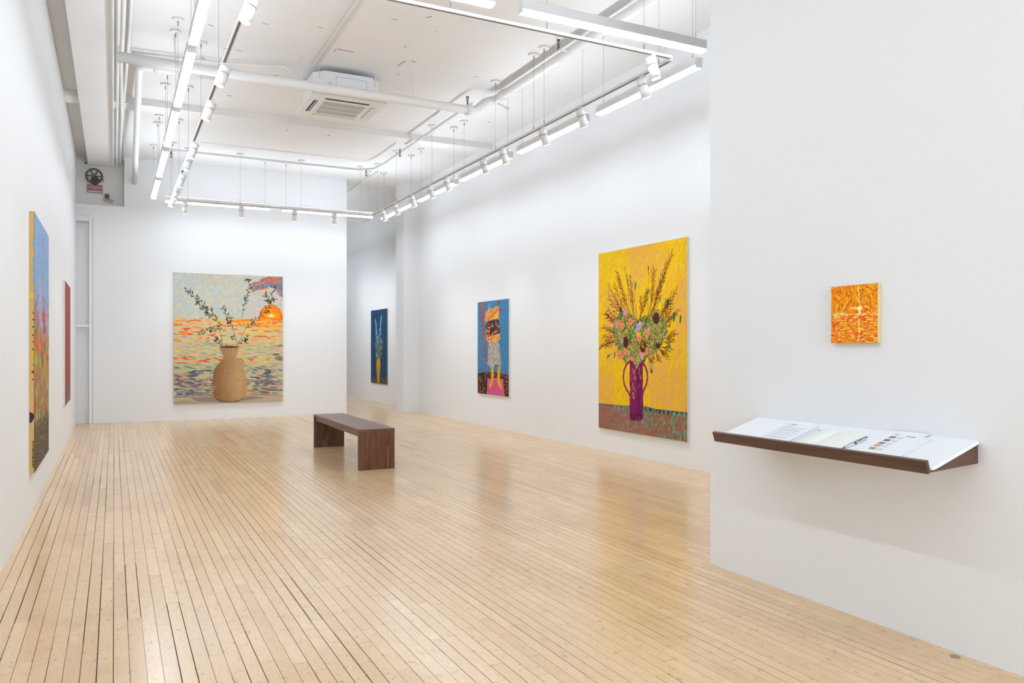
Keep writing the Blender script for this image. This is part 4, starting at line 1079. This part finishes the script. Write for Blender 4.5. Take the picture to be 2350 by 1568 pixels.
# ------------------------------------------------ 3. figure with a long braid on blue
def paint_figure():
    c = Canvas(170, 225, (74, 128, 166)); F = quad_map((100, 145), (528, 95), (97, 1400), (532, 1450))
    for _ in range(1500):
        c.stroke(rng.random(), rng.random() * .8, .03, .009, 80 + rng.normal(0, 10), pick([(70, 124, 164), (84, 140, 176), (62, 112, 152), (92, 146, 176)]), .8)
    for _ in range(650):
        c.stroke(rng.random(), rng.random() * .8, .012, .0055, 80 + rng.normal(0, 15), (44, 66, 106), .8)
    fl_ = F((97, 1120), (200, 1105), (310, 1102), (420, 1120), (532, 1150), (532, 1450), (97, 1400)); c.poly(fl_, (52, 42, 38))
    for (x, y) in ((135, 1200), (180, 1340), (120, 1320), (265, 1150), (345, 1145), (455, 1165), (495, 1260), (480, 1410), (510, 1340), (150, 1390), (515, 1180)):
        fx, fy = F((x, y))[0]
        for _ in range(9): c.stroke(fx + rng.normal(0, .04), fy + rng.normal(0, .022), .022, .009, rng.uniform(0, 180), pick([(214, 92, 50), (196, 76, 46), (226, 128, 70)]))
    rug = F((240, 1195), (345, 1185), (448, 1200), (465, 1440), (230, 1415)); c.poly(rug, (204, 92, 136))
    for x, y in c.inside(rug, 260): c.stroke(x, y, .012, .006, rng.uniform(0, 180), pick([(184, 70, 116), (220, 112, 150), (196, 84, 130)]))
    for k in range(14):
        for (xa, xb) in ((240, 228), (448, 464)):
            fx, fy = F((xa + (xb - xa) * k / 13, 1200 + 225 * k / 13))[0]; c.stroke(fx, fy, .009, .007, 0, (236, 206, 214))
    br = F((180, 165), (160, 240), (165, 330), (172, 420), (178, 560), (182, 720), (204, 850), (200, 960), (208, 1090), (212, 1225))
    c.line(br[:3], .06, (166, 86, 84)); c.line(br[2:5], .045, (170, 78, 70)); c.line(br[4:8], .034, (186, 84, 72)); c.line(br[7:], .012, (190, 110, 110))
    for i in range(150):
        t = rng.random() ** 1.2 * 8; k = int(t); a, b_ = br[k], br[k + 1]; q = t - k
        w = .055 if k < 3 else .035
        c.stroke(a[0] + (b_[0] - a[0]) * q + rng.normal(0, w), a[1] + (b_[1] - a[1]) * q, .018, .006, rng.uniform(40, 140), pick([(60, 42, 42), (206, 110, 96), (92, 56, 60), (150, 60, 60), (214, 150, 140), (40, 34, 36)]))
    ochre = (220, 164, 48)
    c.poly(F((285, 1040), (322, 1030), (322, 1195), (300, 1290), (268, 1345), (258, 1290), (290, 1200)), ochre); c.poly(F((378, 1030), (416, 1020), (408, 1190), (422, 1280), (442, 1345), (402, 1310), (368, 1235)), ochre)
    sk = F((250, 690), (385, 655), (408, 830), (428, 1020), (385, 1000), (345, 985), (320, 1040), (288, 1065), (262, 1010), (232, 1000), (245, 850)); c.poly(sk, (170, 160, 158))
    for x, y in c.inside(sk, 320): c.stroke(x, y, .03, .007, 84 + rng.normal(0, 8), pick([(208, 200, 190), (150, 140, 146), (228, 204, 120), (176, 150, 130), (120, 130, 150), (214, 206, 204)]))
    tor = F((214, 455), (262, 400), (390, 365), (402, 470), (405, 565), (300, 600), (250, 650), (222, 600)); c.poly(tor, (58, 44, 46))
    for x, y in c.inside(tor, 70): c.stroke(x, y, .05, .022, rng.uniform(-20, 40), pick([(228, 128, 50), (206, 96, 60), (236, 160, 70), (46, 38, 46), (60, 50, 60), (150, 110, 130), (40, 36, 44)]))
    skin = (232, 152, 76)
    c.poly(F((330, 215), (392, 205), (396, 290), (388, 365), (330, 375), (262, 395), (240, 330), (262, 270)), (238, 172, 76))
    for x, y in c.inside(F((330, 215), (392, 205), (388, 365), (262, 395), (240, 300)), 60): c.stroke(x, y, .03, .008, 70, pick([(240, 190, 90), (226, 140, 60), (248, 200, 120)]))
    c.poly(F((202, 285), (240, 255), (330, 210), (388, 200), (392, 245), (330, 310), (270, 380), (212, 440)), skin)
    c.poly(F((405, 560), (404, 650), (340, 680), (272, 702), (236, 690), (218, 610), (232, 580), (252, 655), (330, 615)), skin)
    for pg, nn in ((F((202, 285), (240, 255), (330, 210), (388, 200), (392, 245), (330, 310), (270, 380), (212, 440)), 60), (F((405, 560), (404, 650), (340, 680), (272, 702), (236, 690), (252, 655), (330, 615)), 40)):
        for x, y in c.inside(pg, nn): c.stroke(x, y, .04, .009, 35 + rng.normal(0, 10), pick([(240, 176, 104), (214, 124, 66), (226, 150, 84), (244, 190, 120), (204, 108, 74)]), .85)
    c.line(F((212, 440), (270, 378), (330, 312), (392, 248)), .006, (96, 60, 50)); c.line(F((236, 690), (252, 655), (330, 615), (405, 562)), .005, (104, 64, 44)); c.line(F((300, 255), (290, 320), (300, 370)), .006, (190, 110, 50))
    c.poly(F((240, 250), (262, 190), (300, 205), (330, 190), (330, 214), (262, 262)), (74, 128, 166)); c.poly(F((393, 300), (412, 300), (412, 372), (390, 372)), (74, 128, 166))
    c.line(F((240, 640), (330, 605), (395, 580)), .012, (244, 180, 110)); c.line(F((250, 380), (330, 280), (380, 225)), .008, (206, 112, 70))
    for _ in range(14):
        fx, fy = F((260 + rng.normal(0, 14), 215 + rng.normal(0, 22)))[0]; c.stroke(fx, fy, .03, .007, 80, pick([(208, 206, 200), (170, 190, 200)]))
    for (x, y) in ((390, 150), (414, 252)):
        fx, fy = F((x, y))[0]; c.ell(fx, fy, .018, .022, (178, 36, 76))
    c.line(F((392, 170), (398, 215)), .005, (60, 90, 70))
    return c
hang_painting(paint_figure(), (XR, 12.695, 2.167), (0, -1, 0), (-1, 0, 0), 1.232, 1.608, 0.025, 'canvas_white', 'blue painting of a bent figure with a long braid standing on a pink rug')

# ------------------------------------------------ 4. striped blue painting with a yellow vase
def paint_stripes():
    c = Canvas(130, 182, (20, 42, 70)); F = quad_map((160, 172), (445, 133), (157, 1405), (445, 1440))
    for k in range(11):
        x = .03 + k * .094
        c.line([(x, 0), (x + .004, .5), (x, .94)], .020, (44, 94, 138)); c.line([(x + .012, 0), (x + .012, .94)], .006, (84, 134, 168), .7)
    for _ in range(700): c.stroke(rng.random(), rng.random() * .94, .02, .004, 90, pick([(18, 40, 72), (38, 82, 124), (28, 60, 96)]), .35)
    tb_ = F((157, 1318), (445, 1322), (445, 1440), (157, 1405)); c.poly(tb_, (82, 78, 70))
    for x, y in c.inside(tb_, 160): c.stroke(x, y, .012, .006, 0, pick([(70, 66, 60), (104, 98, 80), (60, 70, 72)]))
    for p in ([(240, 320), (252, 420), (258, 520), (266, 660)], [(350, 250), (335, 350), (328, 450), (318, 560), (312, 640)]):
        q = F(*p)
        for k in range(150):
            t = rng.random() * (len(q) - 1); i = int(t); a, b_ = q[i], q[i + 1]; f = t - i
            c.stroke(a[0] + (b_[0] - a[0]) * f + rng.normal(0, .022 * (.4 + t / 3)), a[1] + (b_[1] - a[1]) * f, .020, .011, rng.uniform(0, 180), pick([(150, 190, 220), (190, 200, 224), (120, 170, 206), (160, 180, 216)]))
    ms = F((236, 690), (260, 640), (310, 640), (352, 660), (362, 760), (352, 880), (330, 1000), (262, 1000), (240, 880), (228, 780))
    for x, y in c.inside(ms, 330): c.stroke(x, y, .032, .016, rng.uniform(0, 180), pick([(84, 120, 90), (60, 96, 76), (118, 140, 110), (130, 140, 160), (46, 76, 70), (160, 150, 170)]))
    for (x, y, r, col) in ((238, 825, .026, (164, 54, 44)), (297, 912, .026, (212, 92, 78)), (320, 750, .016, (70, 40, 44)), (304, 680, .016, (60, 40, 52)), (345, 700, .03, (170, 150, 186)), (262, 940, .028, (146, 176, 120)), (308, 820, .02, (130, 170, 220)), (270, 690, .02, (150, 150, 190))):
        fx, fy = F((x, y))[0]; c.ell(fx, fy, r * .8, r, col)
    vs = F((262, 1000), (318, 985), (326, 1080), (322, 1180), (310, 1300), (306, 1412), (274, 1402), (268, 1300), (258, 1180), (256, 1080)); c.poly(vs, (206, 150, 40))
    for x, y in c.inside(vs, 120): c.stroke(x, y, .02, .007, 80, pick([(220, 170, 60), (186, 128, 30), (226, 184, 90), (160, 112, 40)]))
    return c
hang_painting(paint_stripes(), (XF, 19.79, 2.328), (0, -1, 0), (-1, 0, 0), 1.352, 1.857, 0.024, 'canvas_linen', 'dark blue striped painting of a slim yellow vase in the room beyond')

# ------------------------------------------------ 5. tall flower field on the left wall
def paint_field():
    c = Canvas(120, 520, (128, 112, 78))
    c.poly([(0, 0), (1, 0), (1, .36), (0, .40)], (142, 172, 208))
    for _ in range(500): c.stroke(rng.random(), rng.random() * .34, .02, .008, 80 + rng.normal(0, 30), pick([(140, 170, 206), (150, 180, 212), (132, 162, 200)]), .8)
    for x in (.36, .50, .56, .86, .2):
        for _ in range(70): c.stroke(x + rng.normal(0, .012), rng.uniform(.04 if x in (.5, .56) else .15, .42), .012, .0024, 88, pick([(150, 140, 130), (124, 120, 116), (170, 150, 150)]), .9)
    for _ in range(2600):
        x = rng.random(); y = .30 + .54 * rng.random() ** .9
        if y < .38 and rng.random() < .8: continue
        c.stroke(x, y, rng.uniform(.015, .04), rng.uniform(.004, .007), 88 + rng.normal(0, 6), pick([(128, 108, 66), (150, 124, 66), (108, 96, 76), (96, 84, 66), (140, 116, 84), (120, 116, 80), (168, 136, 70), (96, 92, 90), (134, 104, 92)]))
    for _ in range(330):
        x = rng.random(); y = rng.uniform(.36, .80)
        top = [(190, 130, 160), (176, 140, 180), (196, 90, 80), (130, 160, 120), (206, 170, 190)]; mid = [(226, 90, 50), (236, 120, 40), (150, 180, 60), (110, 160, 100), (206, 76, 60), (200, 200, 60), (120, 170, 120), (178, 66, 74)]; low = [(206, 80, 60), (110, 180, 110), (196, 200, 50), (150, 110, 150), (196, 150, 50), (170, 60, 60), (190, 160, 180)]
        c.stroke(x, y, rng.uniform(.03, .07), rng.uniform(.006, .011), 88 + rng.normal(0, 4), pick(top if y < .46 else (mid if y < .64 else low)), .9)
    for x, y0, y1, col in ((.33, .24, .40, (204, 168, 196)), (.42, .28, .44, (196, 160, 190)), (.82, .30, .52, (190, 160, 186)), (.62, .37, .46, (156, 60, 96))):
        for _ in range(50): c.stroke(x + rng.normal(0, .02), rng.uniform(y0, y1), .022, .006, 88, col)
    for _ in range(1600):
        x = rng.random(); y = rng.uniform(.80, 1.0)
        if y < .86 and rng.random() > (y - .80) / .06: continue
        c.stroke(x, y, .012, .004, rng.uniform(0, 180), pick([(72, 58, 46), (60, 48, 38), (88, 72, 56), (80, 62, 54)]))
    c.line([(.5, .86), (.5, 1)], .0016, (130, 116, 100), .7)
    return c
fld = hang_painting(paint_field(), (XL, 7.335, 2.450), (0, 1, 0), (1, 0, 0), 1.565, 2.099, 0.034, 'canvas_ochre', 'tall flower field painting with ochre edge and blue sky on the left wall')
def side_blob(root, z, h, d, mat, name, thick=0.003):
    """paint run on the near (camera facing) edge of the left painting"""
    n = 12; vs = []
    for yy in (7.335 - thick, 7.335 - 0.0002):
        for k in range(n):
            t = 2 * math.pi * k / n; w = 1 + .18 * math.sin(3 * t + z * 9)
            vs.append((XL + 0.031 - d * .3 + d * .32 * w * math.cos(t), yy, z + h * .5 * w * math.sin(t)))
    vs = [(min(XL + 0.0335, max(XL + 0.002, x)), y, q) for x, y, q in vs]
    MB().add(vs, [(i, (i + 1) % n, n + (i + 1) % n, n + i) for i in range(n)] + [tuple(range(n)), tuple(range(n, 2 * n))]).build(name, mat, root)
side_blob(fld, 1.775, 0.055, 0.05, M['splash_y'], 'paint_drip'); side_blob(fld, 0.80, 0.085, 0.062, M['splash_p'], 'paint_drip'); side_blob(fld, 1.30, 0.05, 0.02, M['splash_y'], 'paint_drip'); side_blob(fld, 1.16, 0.02, 0.025, M['splash_d'], 'paint_drip')
for k in range(26):
    z = 0.40 + 0.36 * (k / 26.0) if k < 16 else 1.1 + 0.06 * (k - 16)
    side_blob(fld, z + rng.normal(0, .004), 0.013, rng.uniform(.010, .022), M['splash_d'], 'paint_drip', .002)
for z, h in ((2.05, .07), (1.97, .06), (1.90, .05), (2.2, .04)):
    side_blob(fld, z, h, .02, plain('blue_paint_drip', rgb(142, 172, 208), 0.5, 0.3), 'paint_drip', .002)

# ------------------------------------------------ 6. small red painting on the left wall
def paint_red():
    c = Canvas(64, 220, (152, 66, 64))
    for _ in range(1500): c.stroke(rng.random(), rng.random() * .86, .02, .006, rng.uniform(60, 120), pick([(150, 60, 60), (164, 74, 70), (136, 54, 56), (158, 70, 62)]))
    for _ in range(360): c.stroke(rng.normal(.62, .14), rng.uniform(.26, .9), .03, .007, 88, pick([(104, 88, 70), (116, 96, 76), (92, 84, 72)]), .8)
    for _ in range(500): c.stroke(rng.random(), rng.uniform(.86, 1), .014, .006, rng.uniform(0, 180), pick([(120, 104, 92), (168, 140, 112), (92, 82, 80), (78, 72, 72)]))
    return c
hang_painting(paint_red(), (XL, 11.935, 2.249), (0, 1, 0), (1, 0, 0), 1.42, 1.655, 0.026, 'canvas_white', 'brick red painting with white edge near the back of the left wall')

# ------------------------------------------------ 7. small sunburst on the partition
def paint_sun():
    c = Canvas(170, 176, (232, 150, 24)); F = quad_map((248, 245), (1180, 165), (245, 1370), (1165, 1370))
    sun = F((815, 680))[0]; hz = F((700, 790))[0][1]
    for _ in range(1500):
        x, y = rng.random(), rng.random()
        if y < hz:
            dx, dy = (x - sun[0]), (y - sun[1]); ang = math.degrees(math.atan2(-dy, dx)) + (75 if x > sun[0] else -70); ang = 58 + rng.normal(0, 12) if x < sun[0] - .15 else 135 + rng.normal(0, 14) if x > sun[0] + .1 else 90 + rng.normal(0, 25)
            col = pick([(236, 168, 20), (228, 120, 24), (240, 186, 50), (222, 96, 28), (232, 142, 20), (236, 176, 36), (206, 76, 36), (226, 130, 90), (214, 160, 20)])
            c.stroke(x, y, .07, .022, ang, col, .95, 6)
        else:
            col = pick([(232, 110, 24), (238, 140, 20), (240, 190, 90), (226, 90, 30), (236, 206, 120), (224, 168, 24), (230, 130, 90), (236, 124, 30)])
            c.stroke(x, y, .085, .026, rng.normal(0, 9), col, .95, 6)
    for _ in range(80):
        x, y = rng.random(), rng.random(); c.stroke(x, y, .035, .014, 50 if y < hz else 0, pick([(170, 60, 30), (140, 66, 30), (196, 64, 30)]))
    pale = (242, 222, 150)
    for _ in range(46): c.stroke(F((800 + rng.normal(0, 12), rng.uniform(230, 1370)))[0][0], rng.random(), .05, .016, 88, pick([pale, (240, 210, 120), (232, 200, 100)]))
    for _ in range(34): c.stroke(rng.random(), hz + rng.normal(0, .018), .08, .016, rng.normal(0, 6), pick([pale, (244, 226, 170), (236, 160, 110)]))
    for _ in range(16): c.stroke(sun[0] + rng.normal(0, .12), sun[1] + rng.normal(-.01, .012), .07, .014, 0, pale)
    for _ in range(24):
        x, y = rng.random(), rng.uniform(hz, 1); c.stroke(x, y, .06, .012, 0, pick([(242, 216, 140), (226, 140, 110)]))
    for r, col in ((.05, (244, 206, 110)), (.038, (248, 226, 160)), (.026, (252, 242, 210)), (.015, (255, 252, 240))):
        c.ell(sun[0], sun[1], r * 1.1, r, col)
    c.stroke(sun[0], sun[1] + .06, .1, .03, 88, (250, 236, 180))
    return c
hang_painting(paint_sun(), (XP, 2.868, 1.668), (0, -1, 0), (-1, 0, 0), 0.275, 0.290, 0.026, 'canvas_cream', 'small orange sunburst painting above the wall shelf', relief=0.001)
